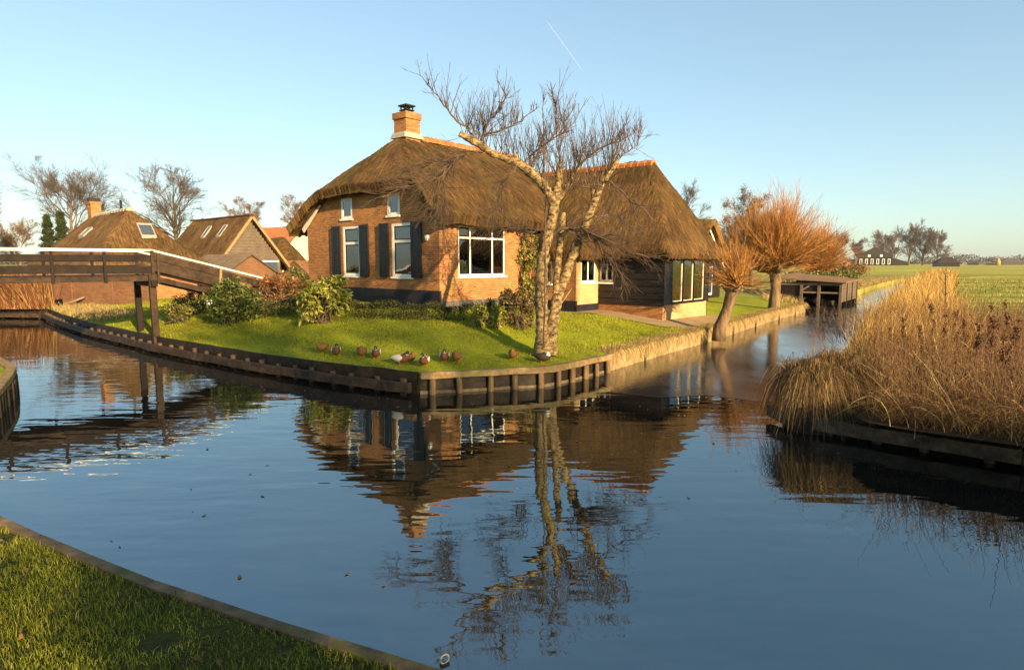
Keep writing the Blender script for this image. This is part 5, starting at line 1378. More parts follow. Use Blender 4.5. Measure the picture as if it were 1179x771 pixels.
hedge('low leafy hedge along the bank behind the boathouse', hb_, .9, 1.25, 73, 5000, [(0, (.05, .06, .012)), (.6, (.16, .16, .03)), (1, (.34, .30, .07))], (.16, .1))
#PART5
# ------------------------------------------------------------------ grass and reeds
def blades(r, P, hgt, wid, lean, bend=.5, dirs=None):
    n = len(P); th = r.uniform(0, 2 * np.pi, n); ld = np.c_[np.cos(th), np.sin(th), np.zeros(n)] if dirs is None else dirs
    fa = r.uniform(0, 2 * np.pi, n); s = np.c_[np.cos(fa), np.sin(fa), np.zeros(n)] * (wid / 2)[:, None]
    lean = lean[:, None]; hg = hgt[:, None]
    m = P + ld * lean * hg * (1 - bend) * .5 + np.array([0, 0, 1]) * hg * .58
    t = P + ld * lean * hg + np.array([0, 0, 1]) * hg * (1 - .35 * lean)
    V = np.stack([P - s, P + s, m - s * .75, m + s * .75, t], 1).reshape(-1, 3)
    i = np.arange(n)[:, None] * 5
    F = (i[:, :, None] + np.array([[0, 1, 3], [0, 3, 2], [2, 3, 4]])[None]).reshape(-1, 3)
    return V, F
def strands(r, paths, wid):
    """thin ribbons along paths (N,P,3)"""
    N, P, _ = paths.shape; fa = r.uniform(0, np.pi, N); s = np.c_[np.cos(fa), np.sin(fa) * .6, r.normal(0, .2, N)][:, None, :] * (wid[:, None] * np.linspace(1, .35, P)[None])[:, :, None] / 2
    V = np.stack([paths - s, paths + s], 2).reshape(-1, 3); idx = np.arange(N * P * 2).reshape(N, P, 2)
    F = np.stack([idx[:, :-1, 0], idx[:, :-1, 1], idx[:, 1:, 1], idx[:, 1:, 0]], -1).reshape(-1, 4); return V, F
def scatter(r, n, poly, x0, x1, y0, y1, dens=None):
    out = np.zeros((0, 2))
    while len(out) < n:
        g = np.c_[r.uniform(x0, x1, n * 2), r.uniform(y0, y1, n * 2)]
        if dens is not None: g = g[r.random(len(g)) < dens(g)]
        g = g[in_poly(g, poly)]; out = np.concatenate([out, g])
    return out[:n]
r = np.random.default_rng(81)
M['grass_c'] = m_leaf('foreground_grass', [(0, (.075, .095, .007)), (.45, (.21, .24, .010)), (.8, (.35, .34, .018)), (.93, (.32, .28, .05)), (1, (.44, .36, .14))], .5, .3, 1.6)
Cg = [c + np.array([0, 0]) for c in C_poly]
def densC(g):
    return np.clip(1.6 - np.linalg.norm(g - [-1.8, 3], axis=1) / 5, .12, 1) * (np.sin(g[:, 0] * 5.3 + 1) * np.sin(g[:, 1] * 4.9) * .2 + .8)
g = scatter(r, 125000, Cg, -7.5, .6, 1.0, 7.6, densC)
e = seg_dist(g, C_edge); keep = (e > .0) & ((np.sin(g[:, 0] * 9 + 2) * np.sin(g[:, 1] * 7.7 + 1) + np.sin(g[:, 0] * 3.1) * .6 < 1.12)); g = g[keep]
z = zC(g); n = len(g)
hh = r.uniform(.02, .058, n) * (1 + .35 * np.sin(g[:, 0] * 3.3) * np.sin(g[:, 1] * 2.9 + 2))
V, F = blades(r, np.c_[g, z - .005], hh, r.uniform(.0022, .005, n), r.uniform(.15, 1.1, n))
tag(mesh_np('grass', V, F, M['grass_c']), 'dense short green grass on the near bank at the bottom left', 'grass', kind='stuff')
# lawn blades
M['grass_l'] = m_leaf('lawn_grass', [(0, (.10, .115, .008)), (.5, (.27, .29, .014)), (.85, (.40, .38, .024)), (1, (.48, .38, .06))], .55, .35, .9)
lawn_near = [np.array(p) for p in left_bank[3:] + front_bank[1:] + canal_bank[1:]] + [H2(12, -6), H2(4.5, -1), H2(-.3, -.5), H2(-.3, 8.5), np.array([-13, 28.]), np.array([-22, 31.])]
g = scatter(r, 120000, lawn_near, -24, 17, 12, 34, lambda g: np.clip(17 / g[:, 1], 0, 1) ** 2)
e = seg_dist(g, A_edge); g = g[e > .06]
pth = [np.array(p) for p in pa]; g = g[~in_poly(g, pth)]
z = zA(g); n = len(g); sc = np.clip(g[:, 1] / 16, .8, 2)
V, F = blades(r, np.c_[g, z - .01], r.uniform(.02, .075, n) * sc * (1 + .5 * np.sin(g[:, 0] * 2.7) * np.sin(g[:, 1] * 2.3 + 1)), r.uniform(.006, .012, n) * sc, r.uniform(.1, .9, n))
tag(mesh_np('grass', V, F, M['grass_l']), 'bright sunlit lawn grass in front of the farmhouse', 'grass', kind='stuff')
# dry grass fringe along the canal bank and rough tufts on the left bank
M['drygrass'] = m_leaf('dry_grass', [(0, (.16, .10, .035)), (.5, (.38, .26, .09)), (1, (.56, .42, .17))], .7, .25)
def along(r, line, n, w0, w1, sgn=1):
    L = [np.linalg.norm(b - a) for a, b in zip(line[:-1], line[1:])]; k = r.choice(len(L), n, p=np.array(L) / sum(L)); t = r.random(n)[:, None]
    A_ = np.array(line[:-1])[k]; B_2 = np.array(line[1:])[k]; d = unit(B_2 - A_); nn = np.c_[-d[:, 1], d[:, 0]] * sgn
    return A_ + (B_2 - A_) * t + nn * r.uniform(w0, w1, n)[:, None], nn
p, nn = along(r, canal_bank, 20000, -.08, .45)
c = np.sin(p[:, 0] * 3) * np.sin(p[:, 1] * 2.2) * .5 + .7
V1 = blades(r, np.c_[p, np.maximum(zA(p), .42) - .02], r.uniform(.06, .22, len(p)) * c, r.uniform(.006, .012, len(p)), r.uniform(.3, 1.2, len(p)), .5, np.c_[-nn * .7 + r.normal(0, .6, nn.shape), np.zeros(len(p))])
p, nn = along(r, far_bank[:6], 9000, 0, 1.6)
V2 = blades(r, np.c_[p, zA(p) - .02], r.uniform(.15, .5, len(p)), r.uniform(.015, .03, len(p)), r.uniform(.3, 1.0, len(p)))
p, nn = along(r, left_bank[1:6], 6000, .05, 1.6)
V3 = blades(r, np.c_[p, zA(p) - .02], r.uniform(.08, .4, len(p)), r.uniform(.012, .022, len(p)), r.uniform(.3, 1.0, len(p)))
ph, nh_ = along(r, canal_bank, 3800, -.04, .12); L = r.uniform(.12, .38, len(ph)); t = np.linspace(0, 1, 6)[None, :, None]; o2 = np.c_[-nh_ + r.normal(0, .5, nh_.shape), np.zeros(len(ph))][:, None, :]
Vh, Fh = strands(r, np.c_[ph, np.full(len(ph), .46)][:, None, :] + o2 * (L * .55)[:, None, None] * t ** .7 + np.array([0, 0, 1.])[None, None] * (L[:, None, None] * (.5 * t - 1.35 * t ** 2)), r.uniform(.008, .016, len(ph)))
tag(mesh_np('hanging_grass', Vh, Fh, M['drygrass']), 'pale dead grass drooping over the canal bank boards', 'grass', kind='stuff')
V, F = join([V1, V2, V3]); tag(mesh_np('dry_grass', V, F, M['drygrass']), 'pale dry grass hanging over the canal bank edges', 'grass', kind='stuff')
# leaning red-brown reeds at the far left
M['redreed'] = m_leaf('red_brown_reed', [(0, (.08, .028, .010)), (.7, (.24, .10, .03)), (1, (.46, .27, .10))], .7, .1)
a0, a1 = G(-40, 356, .45), G(44, 356, .45); n = 1500; t = r.random(n)
st = a0 + (a1 - a0) * t[:, None] + np.c_[r.normal(0, .15, n), r.uniform(0, 1.2, n), np.zeros(n)]
b1 = grow(r, st, np.c_[r.normal(-.25, .22, n), r.normal(0, .2, n), np.ones(n)], r.uniform(1.0, 2.0, n), np.full(n, .02), .006, 5, .04, 0)
V, F = tubes(*b1, 3); tag(mesh_np('red_reeds', V, F, M['redreed']), 'leaning red-brown reeds under the bridge at the left edge', 'reeds', kind='stuff')

# ------------------------------------------------------------------ reed bed on the right bank
M['reed'] = m_leaf('dry_reed', [(0, (.035, .017, .006)), (.4, (.16, .074, .019)), (.8, (.30, .16, .044)), (1, (.46, .30, .10))], .65, .3)
M['reed_gold'] = m_leaf('golden_reed', [(0, (.16, .075, .018)), (.5, (.40, .22, .05)), (1, (.62, .43, .13))], .65, .3)
Bn = [np.array(p) for p in [G(985, 490, .3)[:2], G(1000, 498, .3)[:2], G(1040, 506, .3)[:2], G(1179, 527, .3)[:2], G(1290, 548, .3)[:2]]] + [np.array([13., 9.]), np.array([16.5, 17.]), np.array([15.0, 21.6]), np.array([13.1, 21.8]), np.array([9.4, 16.2]), np.array([6.6, 11.6])]
Bfront = Bn[:5]
def strawpaths(r, g, z0, H, lean, dirs, P=6, droop=.4):
    n = len(g); t = np.linspace(0, 1, P)[None, :, None]; st = np.c_[g, z0][:, None, :]
    ld = np.c_[dirs, np.zeros(n)][:, None, :]
    out = st + ld * (lean * H)[:, None, None] * t ** 1.6 + np.array([0, 0, 1.])[None, None] * (H[:, None, None] * (t - droop_(droop, n, r) * t ** 3))
    return out + r.normal(0, .012, out.shape) * t
def droop_(d, n, r): return (d * r.random(n))[:, None, None]
strip('reed_soil', [p + 0 for p in Bn[:5]] + Bn[5:], lambda P: np.maximum(zB(P), .40), M['soil'], .012, .5)
g = scatter(r, 10500, Bn, 4, 18, 6.5, 22, lambda g: np.clip(10 / g[:, 1], 0, 1) ** 1.5 * np.clip(.55 + .8 * np.sin(g[:, 0] * 3.1 + g[:, 1]) * np.sin(g[:, 1] * 2.7 - g[:, 0] * .8), .06, 1))
th = r.normal(2.6, 1.0, len(g)); dirs = np.c_[np.cos(th), np.sin(th)]
ef = seg_dist(g, Bfront); g = g[ef > .22]; dirs = dirs[ef > .22]; ef = ef[ef > .22]
H = r.uniform(.25, .75, len(g)) ** 1.2 * np.clip(.55 + ef * .35, .55, 1.0) * (1 + .25 * np.sin(g[:, 0] * 2.1) * np.sin(g[:, 1] * 1.7))
P1 = strawpaths(r, g, zB(g) - .03, H, r.uniform(.1, .8, len(g)), dirs, 6, .45)
parts = [strands(r, P1, r.uniform(.006, .013, len(g)))]
# flattened straw and arching long stems at the front edge
p, nn = along(r, Bfront, 1300, .22, 1.4); th = r.uniform(0, 6.28, len(p))
P2 = strawpaths(r, p, zB(p), r.uniform(.35, .8, len(p)), r.uniform(.8, 1.9, len(p)), np.c_[np.cos(th), np.sin(th) * .8 - .25], 7, .9)
parts.append(strands(r, P2, r.uniform(.006, .012, len(p))))
V, F = join(parts); tag(mesh_np('reeds', V, F, M['reed']), 'tangled brown reeds and dry stems covering the right bank', 'reeds', kind='stuff')
M['straw'] = m_leaf('pale_straw', [(0, (.30, .19, .07)), (1, (.62, .47, .22))], .6, .2)
g = scatter(r, 700, Bn, 4, 18, 6.5, 15); th = r.normal(3.6, 1.3, len(g))
P4 = strawpaths(r, g, zB(g), r.uniform(.5, 1.0, len(g)), r.uniform(.5, 1.6, len(g)), np.c_[np.cos(th), np.sin(th)], 8, .8)
V, F = strands(r, P4, r.uniform(.009, .016, len(g))); tag(mesh_np('straw', V, F, M['straw']), 'pale arching straw stems tangled through the right bank reeds', 'reeds', kind='stuff')
# thin dark upright stems
g = scatter(r, 4200, Bn, 4, 18, 6.5, 22); ef = seg_dist(g, Bfront); g = g[ef > .5]; n = len(g)
b1 = grow(r, np.c_[g, zB(g)], np.c_[r.normal(0, .2, n), r.normal(0, .2, n), np.ones(n)], r.uniform(.4, 1.1, n), np.full(n, .006), .002, 6, .06, .02)
b2 = sprout(r, *b1, 4, .45, 1, (.3, .8), .25, .6, 4, .1, .05, .0028)
V, F = join([tubes(*b1, 3), tubes(*b2, 3)]); tag(mesh_np('dry_stems', V, F, M['dry_stalk']), 'thin brown upright weed stems standing among the right bank reeds', 'weeds', kind='stuff')
# golden reeds further along the canal's right bank
lineR = [np.array([6.9, 12.2]), np.array([9.4, 16.4]), np.array([13.1, 22.4]), np.array([18, 30.]), np.array([24.2, 39.]), np.array([40, 61.]), np.array([56, 84.])]
p, nn = along(r, lineR, 8500, -2.6, -.05); pe, ne = along(r, lineR[:3], 3000, -1.5, .28); p = np.concatenate([p, pe]); d_ = p[:, 1]
near = np.clip((26 - d_) / 12, 0, 1)
H = r.uniform(.7, 1.75, len(p)) * (1 - .35 * near) * np.clip(.55 + .45 * np.sin(p[:, 0] * .9) * np.sin(p[:, 1] * .6) + .35, .5, 1)
th = r.uniform(0, 6.28, len(p))
P3 = strawpaths(r, p, zB(p) - .03, H, r.uniform(.05, .45, len(p)), np.c_[np.cos(th), np.sin(th)], 6, .25)
V, F = strands(r, P3, r.uniform(.012, .026, len(p)) * np.clip(d_ / 25, .7, 2))
tag(mesh_np('golden_reeds', V, F, M['reed_gold']), 'golden sunlit reeds lining the right bank of the canal further back', 'reeds', kind='stuff')
# rough tufts over the field behind the reeds
def dB(g): return np.clip(22 / g[:, 1], 0, 1) ** 2 * (.35 + .65 * (np.sin(g[:, 0] * .7) * np.sin(g[:, 1] * .5 + g[:, 0] * .2) > -.1))
g = scatter(r, 26000, B_poly, 12, 70, 11, 80, dB); g = g[seg_dist(g, B_canal) > 1.5]; n = len(g)
V, F = blades(r, np.c_[g, zB(g) - .02], r.uniform(.08, .30, n), r.uniform(.014, .03, n) * np.clip(g[:, 1] / 22, .7, 2.5), r.uniform(.2, 1, n))
M['fieldgrass'] = m_leaf('field_tufts', [(0, (.10, .095, .02)), (.45, (.24, .22, .04)), (.8, (.40, .32, .09)), (1, (.55, .42, .16))], .7, .3, .3)
tag(mesh_np('field_grass', V, F, M['fieldgrass']), 'patchy green and straw coloured field grass behind the right bank reeds', 'grass', kind='stuff')
# drooping sedge tussock at the tip
sc_ = G(949, 474, .35); root = empty('sedge_tussock', (sc_[0], sc_[1] + .35, .3), 0, 'big drooping dry sedge tussock on the tip of the right bank', 'tussock')
for j, (cx, cy, nn_, hh_) in enumerate(((-.05, 0, 3200, .50), (.42, .15, 3200, .62), (.9, .1, 2400, .5))):
    n = nn_; th = r.uniform(0, 6.28, n); el = r.uniform(.5, 1.5, n); v0 = np.c_[np.cos(th) * np.cos(el), np.sin(th) * np.cos(el), np.sin(el) * 1.1]
    L = r.uniform(.8, 1.45, n); t = np.linspace(0, 1, 9)[None, :, None]
    st = np.c_[r.normal(cx, .13, n), r.normal(cy, .13, n), np.full(n, .46)][:, None, :]
    hx = v0[:, None, :] * L[:, None, None] * t * np.array([.62, .62, hh_ + .28]); hx = hx - np.array([0, 0, 1.])[None, None] * (t ** 2.2) * (L * r.uniform(.65, 1.2, n))[:, None, None]
    Ps = st + hx + r.normal(0, .012, (n, 9, 3)) * t; Ps[:, :, 2] = np.maximum(Ps[:, :, 2], -.33)
    V, F = strands(r, Ps, r.uniform(.006, .013, n)); mesh_np('tuft', V, F, M['sedge'] if 'sedge' in M else M.setdefault('sedge', m_leaf('sedge', [(0, (.03, .016, .006)), (.5, (.14, .078, .026)), (1, (.36, .23, .085))], .6, .3)), root)
q = MB(); q.tube([(.0, 0, -.35), (.0, 0, .1), (0, 0, .3)], [.38, .42, .12], 12); q.tube([(.6, .1, -.3), (.6, .1, .15), (.6, .1, .4)], [.42, .45, .25], 12); q.build('root_mound', m_plain('dark_roots', (.035, .022, .012), .95, .5, 9, bump=.05), root)
n = 7; b1 = grow(r, np.c_[r.normal(.1, .1, n), r.normal(0, .1, n), np.full(n, .3)], np.c_[r.uniform(-1.2, .5, n), r.normal(0, .3, n), np.ones(n)], r.uniform(.5, 1.0, n), np.full(n, .006), .002, 6, .05, .02)
b2 = sprout(r, *b1, 4, .3, 1, (.3, .8), .35, .6, 4, .1, .02, .003); V, F = join([tubes(*b1, 4), tubes(*b2, 3)]); mesh_np('twigs', V, F, M['twig'], root)
# tall dried docks with seed heads, each a plant of its own
M['seed'] = m_leaf('dark_seed_heads', [(0, (.05, .022, .010)), (1, (.20, .09, .035))], .8, 0)
def weed(h, seed):
    r2 = np.random.default_rng(seed); root = empty('dried_dock', (0, 0, 0))
    b1 = grow(r2, np.array([[0, 0, 0.]]), np.array([[r2.normal(0, .06), r2.normal(0, .06), 1.]]), np.array([h]), np.array([.009]), .003, 9, .03, .02); b2 = sprout(r2, *b1, 7, .5, .95, (.25, .5), .22, .6, 5, .05, .12, .003)
    V, F = join([tubes(*b1, 5), tubes(*b2, 4)]); mesh_np('stem', V, F, M['twig_brown'], root)
    i = r2.integers(0, 7, 260); t = r2.uniform(.25, 1, 260); pp_ = b2[0][i, np.minimum((t * 4).astype(int), 4)]; k = r2.integers(0, 90, 90)
    top = b1[0][0, 6:]; pp_ = np.concatenate([pp_, top[r2.integers(0, 3, 90)]]) + r2.normal(0, .012, (350, 3)); V, F = leafq(r2, pp_, .028, .022); mesh_np('seed_head', V, F, M['seed'], root); return root
protos = [weed(1.15, 5), weed(1.0, 6), weed(1.25, 7)]
km = kid_map(); spots = [(1108, 400, 9.6), (1126, 408, 9.9), (1143, 398, 9.2), (1160, 404, 9.0), (1172, 410, 8.6), (1092, 404, 10.6), (1070, 410, 11.0), (1046, 402, 11.8), (1150, 420, 10.6), (1118, 415, 11.4), (1135, 400, 11.8), (1165, 400, 11.2), (1082, 400, 12.5), (1025, 408, 12.2), (1176, 400, 9.8), (1100, 395, 12.8)]
gd = 'dried dock plants in the reed bed'
for i, (px, py, yw) in enumerate(spots):
    o = protos[i] if i < 3 else copy_tree(protos[i % 3], km)
    x = (px - 589.5) / 720 * yw; o.location = (x, yw, float(zB(np.array([[x, yw]]))[0]) - .03); o.rotation_euler = (0, 0, r.uniform(0, 6)); s = r.uniform(.85, 1.12); o.scale = (s, s, s)
    tag(o, 'dark-headed dried dock stem standing up out of the right bank reeds', 'weed', gd)
# bare sapling in the reeds
sp = G(1086, 372, .45); root = empty('sapling', (sp[0], sp[1], .4), 0, 'single bare forked sapling standing in the reeds before the field', 'sapling')
b0 = grow(r, np.array([[0, 0, 0.]]), np.array([[.02, 0, 1.]]), np.array([1.75]), np.array([.035]), .012, 8, .03, .02); V, F = tubes(*b0, 6); mesh_np('trunk', V, F, M['twig'], root)
b1 = sprout(r, *b0, 9, .5, 1, (.4, .9), .45, .7, 6, .12, .10, .006); b2 = sprout(r, *b1, 5, .2, 1, (.3, .9), .5, .6, 5, .1, .05, .005); V, F = join([tubes(*b1, 4), tubes(*b2, 3)]); mesh_np('crown', V, F, M['twig'], root)
# low twiggy weeds where the reeds meet the ice
root = empty('bare_shrub', (*G(1000, 395, .3)[:2], .25), 0, 'grey twiggy bush at the water edge behind the sedge tussock', 'shrub')
n = 60; b1 = grow(r, np.c_[r.normal(0, .5, n), r.normal(.2, .8, n), np.zeros(n)], np.c_[r.normal(-.2, .5, n), r.normal(0, .4, n), np.ones(n)], r.uniform(.5, 1.2, n), np.full(n, .008), .003, 6, .08, .03); b2 = sprout(r, *b1, 6, .2, 1, (.3, .9), .4, .6, 5, .1, .03, .004); b3 = sprout(r, *b2, 3, .2, 1, (.3, .9), .4, .6, 4, .1, .03, .0035)
V, F = join([tubes(*b1, 4), tubes(*b2, 3), tubes(*b3, 3)]); mesh_np('stems', V, F, M['twig_grey'], root)
V, F = leafq(r, b3[0].reshape(-1, 3)[::3], .03, .025); mesh_np('seed_heads', V, F, M['seed'], root)

# ------------------------------------------------------------------ unseen trees behind the photographer that throw the long shadows
for x, y, h_, sd, lb in ((6.4, -8.4, 6.4, 91, 'bare tree behind the photographer, nearest the bank'), (13, -9.3, 11, 92, 'tall bare tree behind the photographer beside the leafy trees'), (20.5, -22, 16, 93, 'tall bare tree far behind the leafy trees'), (12.5, -27, 17, 94, 'tallest bare tree far behind the photographer')):
    bare_tree('bare_tree', lb, (x, y, .5), h_, .55, sd, 'twig', tr=.25, thin=.016, leaves='brownleaf', nleaf=700)
r = np.random.default_rng(97)
for i, (x, y, h_) in enumerate(((15.4, -8.0, 6.1), (17.6, -10.2, 6.9), (19.6, -8.4, 6.9), (21.6, -7.0, 6.3), (23.8, -5.2, 6.8))):  # unseen row added; leafy crowns give broken shade on the reeds
    root = empty('shade_tree', (x, y, .5), 0, 'unseen brown-leaved tree added behind the photographer to shade the right bank', 'tree', 'added shade trees behind the photographer')
    q = MB(); q.tube([(0, 0, -.2), (0, 0, h_ * .5), (0, 0, h_ * .85)], [.22, .15, .05], 9); q.build('trunk', M['bark'], root)
    n = 7000; u_ = unit(r.normal(0, 1, (90, 3))) * r.uniform(.4, 1, (90, 1)) ** .5 * [1.7, 1.7, h_ * .42] + [0, 0, h_ * .55]
    V, F = leafq(r, u_[r.integers(0, 90, n)] + r.normal(0, .28, (n, 3)), .2, .12); mesh_np('crown', V, F, M['brownleaf'], root)

# ------------------------------------------------------------------ ducks
def duckmat(name, c, var=.3): return m_plain(name, c, .6, var, 40, bump=.002)
DM = {'brown': duckmat('mottled_brown_feathers', (.20, .095, .026), .6), 'pale': duckmat('pale_grey_feathers', (.52, .46, .38), .15), 'chest': duckmat('chestnut_breast', (.13, .05, .022)), 'green': m_plain('dark_green_head', (.012, .03, .016), .3, .4, 20),
      'ring': duckmat('white_collar', (.7, .66, .58), .1), 'tail': duckmat('black_tail', (.02, .018, .018)), 'bill': m_plain('yellow_bill', (.42, .27, .05), .4), 'leg': m_plain('orange_leg', (.5, .19, .03), .6), 'dark': duckmat('dark_brown_feathers', (.05, .032, .022))}
def duck(loc, rz, label, kind, tuck=0.0, s=1.0):
    root = empty('duck', loc, rz, label, 'duck', 'ducks resting on the lawn edge')
    root.scale = (s, s, s)
    # rings from tail to crown: x, z, half width, half height, slot
    body = [(-.27, .19, .012, .008, 1), (-.21, .185, .05, .03, 1), (-.14, .17, .085, .065, 0), (-.06, .155, .112, .095, 0), (.03, .15, .118, .105, 0), (.10, .155, .108, .10, 2), (.155, .175, .085, .085, 2)]
    if tuck: neck = [(.17, .205, .06, .06, 2), (.165, .24, .045, .045, 3), (.16, .262, .047, .045, 4), (.155, .285, .043, .035, 4), (.15, .305, .012, .008, 4)]
    else: neck = [(.18, .215, .055, .058, 2), (.178, .248, .038, .04, 2), (.179, .262, .038, .041, 3), (.182, .278, .04, .043, 4), (.19, .305, .044, .046, 4), (.19, .33, .036, .036, 4), (.186, .348, .010, .008, 4)]
    rings = body + neck; P = np.array([(a[0], 0, a[1]) for a in rings]); k = 14; q = MB(); V = []
    tn = unit(np.gradient(P, axis=0))
    for p, t, a in zip(P, tn, rings):
        u_ = np.array([-t[2], 0, t[0]])
        for j in range(k):
            an = 2 * math.pi * j / k; V.append(p + np.array([0, 1, 0]) * a[2] * math.cos(an) + u_ * a[3] * math.sin(an))
    n = len(rings); F = []; mi = []
    q.v = [tuple(v) for v in V]
    for i in range(n - 1):
        for j in range(k):
            q.f.append((i * k + j, i * k + (j + 1) % k, (i + 1) * k + (j + 1) % k, (i + 1) * k + j)); q.m.append(rings[i + 1][4]); q.sm.append(True)
    q.f.append(tuple(range(k))[::-1]); q.m.append(1); q.sm.append(True); q.f.append(tuple(range((n - 1) * k, n * k))); q.m.append(4); q.sm.append(True)
    sl = {'drake': ['pale', 'tail', 'chest', 'ring', 'green'], 'hen': ['brown'] * 5, 'dark': ['dark', 'dark', 'dark', 'ring', 'pale']}[kind]
    q.build('body', [DM[x] for x in sl], root, uv=False)
    hz = .262 if tuck else .3; hx = .19 if tuck else .225
    b = MB(); b.tube([(hx, 0, hz + .004), (hx + .03, 0, hz - .004), (hx + .058, 0, hz - .010)], [.017, .016, .013], 8); 
    for v_i in range(len(b.v)): x, y, z_ = b.v[v_i]; b.v[v_i] = (x, y * 1.25, hz + (z_ - hz) * .6)
    b.build('bill', DM['bill'], root, uv=False)
    for y in (-.045, .045):
        e_ = MB(); e_.tube([(.0, y, .09), (.005, y, .045), (.0, y, .008)], [.013, .008, .007], 6); e_.hexa([(-.01, y - .008, 0), (.055, y - .03, 0), (.055, y + .03, 0), (-.01, y + .008, 0), (-.01, y - .006, .009), (.05, y - .025, .006), (.05, y + .025, .006), (-.01, y + .006, .009)]); e_.build('leg', DM['leg'], root, uv=False)
        w_i = MB(); V = []
    for s_ in (-1, 1):   # folded wings
        w2 = MB(); V = []
        prof = [(.11, .0, .0), (.08, .045, .03), (0, .075, .045), (-.1, .06, .035), (-.19, .03, .018), (-.25, .005, .004)]
        for x, hh2, t2 in prof:
            yb = np.interp(x, [-.27, -.14, .03, .16], [.02, .085, .118, .085]) * s_
            for j in range(6):
                an = (j / 5 - .5) * math.pi; V.append((x, yb * .93 + s_ * t2 * .55 * math.cos(an), .175 + hh2 * math.sin(an)))
        w2.add(V, [(i * 6 + j, i * 6 + j + 1, i * 6 + j + 7, i * 6 + j + 6) for i in range(5) for j in range(5)], 0, True)
        w2.build('wing', DM[{'drake': 'pale', 'hen': 'brown', 'dark': 'dark'}[kind]], root, uv=False)
    return root
dk_ = [(372, 406, -1.9, 'hen', 1, 'hunched brown duck, leftmost of the row on the lawn edge'), (387, 410, -1.2, 'drake', 0, 'green-headed drake standing right beside the leftmost brown duck'),
       (417, 411, -1.5, 'hen', 1, 'round brown duck with tucked head, left of a standing drake'), (433, 413, -1.4, 'drake', 0, 'drake facing the water with pale right flank, between brown duck and side-on drake'),
       (461, 420, -.25, 'drake', 0, 'drake seen side-on with pale back, overlapping a brown duck behind it'), (470, 418, -.6, 'hen', 1, 'brown duck half hidden behind the side-on drake'),
       (489, 422, -1.7, 'drake', 0, 'drake nearest the bank corner, facing the water alone'), (512, 417, -1.5, 'drake', 0, 'drake paired with a brown duck on its right, right of the bank corner'),
       (526, 417, -1.6, 'hen', 1, 'brown duck close beside the drake right of the bank corner'), (591, 414, -1.7, 'hen', 1, 'lone round brown duck below the small conifer bush'), (624, 418, -.5, 'dark', 1, 'dark duck with pale head at the foot of the birch, rightmost of the row')]
for px, py, rz, kd, tk, lb in dk_:
    z = .5
    for _ in range(8): p = G(px, py, z); z = float(zA(p[None, :2])[0])
    if seg_dist(p[None, :2], A_edge)[0] < .12: p = p + np.array([0, .12, 0])
    duck((p[0], p[1], z + .005), rz, lb, kd, tk, .86)

# ------------------------------------------------------------------ small things
wp = gp(239, 352, 1.0); root = empty('plant_pot', wp, .3, 'small white pot lying at the foot of the bridge ramp', 'pot')
q = MB(); q.tube([(-.18, 0, .1), (.16, 0, .13)], [.09, .13], 14); q.build('pot', M['white'], root); q = MB(); q.tube([(.155, 0, .13), (.19, 0, .131)], [.145, .145], 14); q.build('rim', M['white'], root)
gb = gp(347, 343, 1.08); root = empty('kettle_barbecue', (gb[0], gb[1] + .6, gb[2]), 0, 'black round garden barbecue at the left corner of the farmhouse', 'barbecue')
q = MB(); t = np.linspace(0, np.pi, 9); q.tube(np.c_[np.zeros(9), np.zeros(9), .95 - np.cos(t) * .22], np.maximum(np.sin(t) * .3, .01), 14); q.build('bowl', M['blackpaint'], root)
for i in range(3):
    a = i * 2.1; q = MB(); q.tube([(math.cos(a) * .12, math.sin(a) * .12, .8), (math.cos(a) * .3, math.sin(a) * .3, 0)], .015, 6); q.build('leg', M['iron'], root)
root = empty('garden_bench', (gb[0] - .9, gb[1] + .8, gb[2]), RZ + 1.5, 'white garden bench by the left wall corner of the farmhouse', 'bench')
for nm, bx in (('seat', (-.6, .6, -.2, .2, .42, .46)), ('backrest', (-.6, .6, .18, .22, .5, .85))): q = MB(); q.box(*bx); q.build(nm, M['white'], root)
for x in (-.55, .5): q = MB(); q.box(x, x + .05, -.18, .2, 0, .42); q.build('leg', M['white'], root)
p = D(950, 308, 70); q = MB(); q.tube([(p[0], p[1], .4), (p[0], p[1], .7), (p[0], p[1], 1.4)], [.45, .5, .45], 12); tag(q.build('barrel', m_plain('blue_plastic', (.05, .17, .38), .4)), 'blue barrel standing in the grass beyond the boathouse', 'barrel')
# pole of the birch's training stake: thin rod against the barn step
q = MB(); a = H2(4.6, -1.4); b = H2(4.88, -2.0); q.tube([(a[0], a[1] - .3, float(zA(a[None])[0]) - .05), (b[0], b[1], hz(1.6))], .015, 6); tag(q.build('garden_rod', M['drywood']), 'thin pale rod leaning against the brick step of the farmhouse', 'rod')
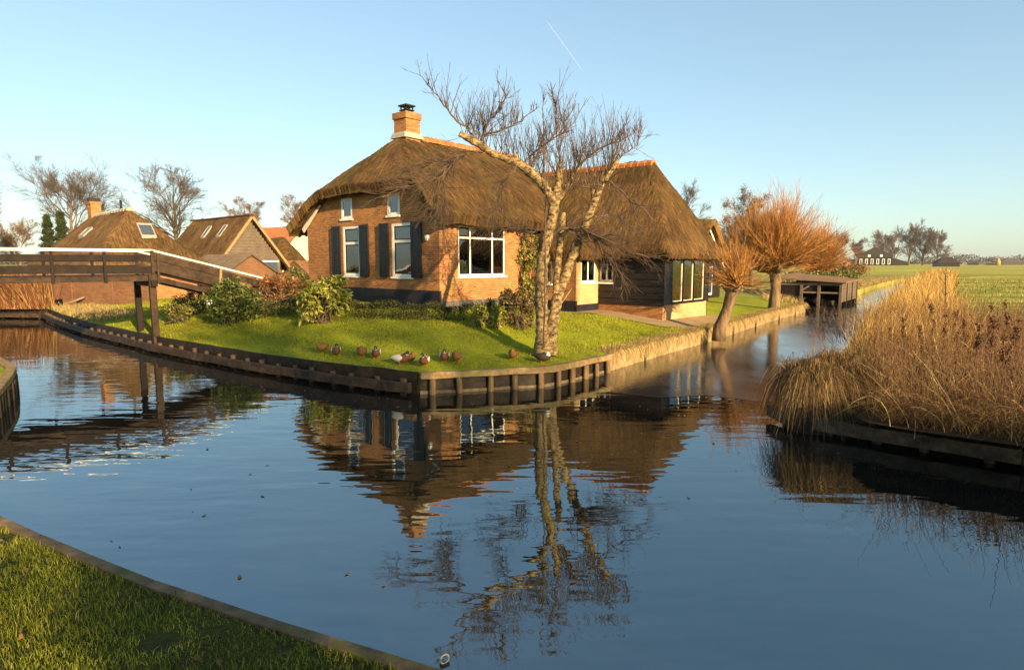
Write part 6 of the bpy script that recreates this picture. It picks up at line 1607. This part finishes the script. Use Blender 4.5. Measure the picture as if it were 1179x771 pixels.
# vapour trail, high and far off
m = NT('vapour_trail'); m.col((.85, .85, .85)); m.rough(1); m.b.inputs['Alpha'].default_value = .09
def sky_pt(px, py, dist): v = ray(px, py); v /= np.linalg.norm(v); return np.array([0, 0, EYE]) + v * dist
q = MB(); a, b = sky_pt(629, 24, 9000), sky_pt(671, 82, 9000); tt = np.linspace(0, 1, 12); q.tube(a + (b - a) * tt[:, None] + rng.normal(0, 2, (12, 3)), [1] + [5] * 10 + [1], 6)
tag(q.build('vapour_trail', m.m, uv=False), 'thin white vapour trail high in the blue sky', 'vapour trail', kind='stuff')
# a few leaves and specks drifting on the water
r = np.random.default_rng(99)
p1, nn = along(r, left_bank[5:] + front_bank[1:], 70, -1.6, -.35); p2 = np.c_[r.uniform(-4.5, 5, 90), r.uniform(4.6, 13, 90)]; p2 = p2[~in_poly(p2, C_poly) & ~in_poly(p2, B_poly)]
pp_ = np.concatenate([p1, p2]); n = len(pp_); th = r.uniform(0, 6.28, n); d = np.c_[np.cos(th), np.sin(th), np.zeros(n)]; s_ = np.c_[-np.sin(th), np.cos(th), np.zeros(n)]; q0 = np.c_[pp_, np.full(n, .006)]; L = r.uniform(.015, .04, n)[:, None]
V = np.stack([q0 - d * L, q0 + s_ * L * .5, q0 + d * L + [0, 0, .006], q0 - s_ * L * .5], 1).reshape(-1, 3)
tag(mesh_np('floating_leaves', V, np.arange(n * 4).reshape(-1, 4), M['brownleaf']), 'small brown leaves and specks floating on the dark water', 'leaves', kind='stuff')
# fallen leaves on the grass
g1 = scatter(r, 130, C_poly, -6, .3, 1.5, 7); g2 = scatter(r, 260, lawn_near, -14, 8, 12, 20); gg = np.concatenate([np.c_[g1, zC(g1) + .035], np.c_[g2, zA(g2) + .04]])
V, F = leafq(r, gg, .05, .035); tag(mesh_np('fallen_leaves', V, F, M['brownleaf']), 'scattered brown fallen leaves lying on the grass', 'leaves', kind='stuff')
# thin winter haze over the fields
hzm = bpy.data.materials.new('pale_air'); hzm.use_nodes = True; t_ = hzm.node_tree; t_.nodes.remove(t_.nodes['Principled BSDF'])
pv = t_.nodes.new('ShaderNodeVolumePrincipled'); pv.inputs['Color'].default_value = (.86, .88, .92, 1); pv.inputs['Density'].default_value = .00008; t_.links.new(pv.outputs[0], t_.nodes['Material Output'].inputs['Volume'])
q = MB(); q.box(-1960, 1960, -90, 1560, -1.6, 24.0); o = q.build('haze', hzm, uv=False); tag(o, 'thin pale winter haze over the fields', 'haze', kind='stuff')
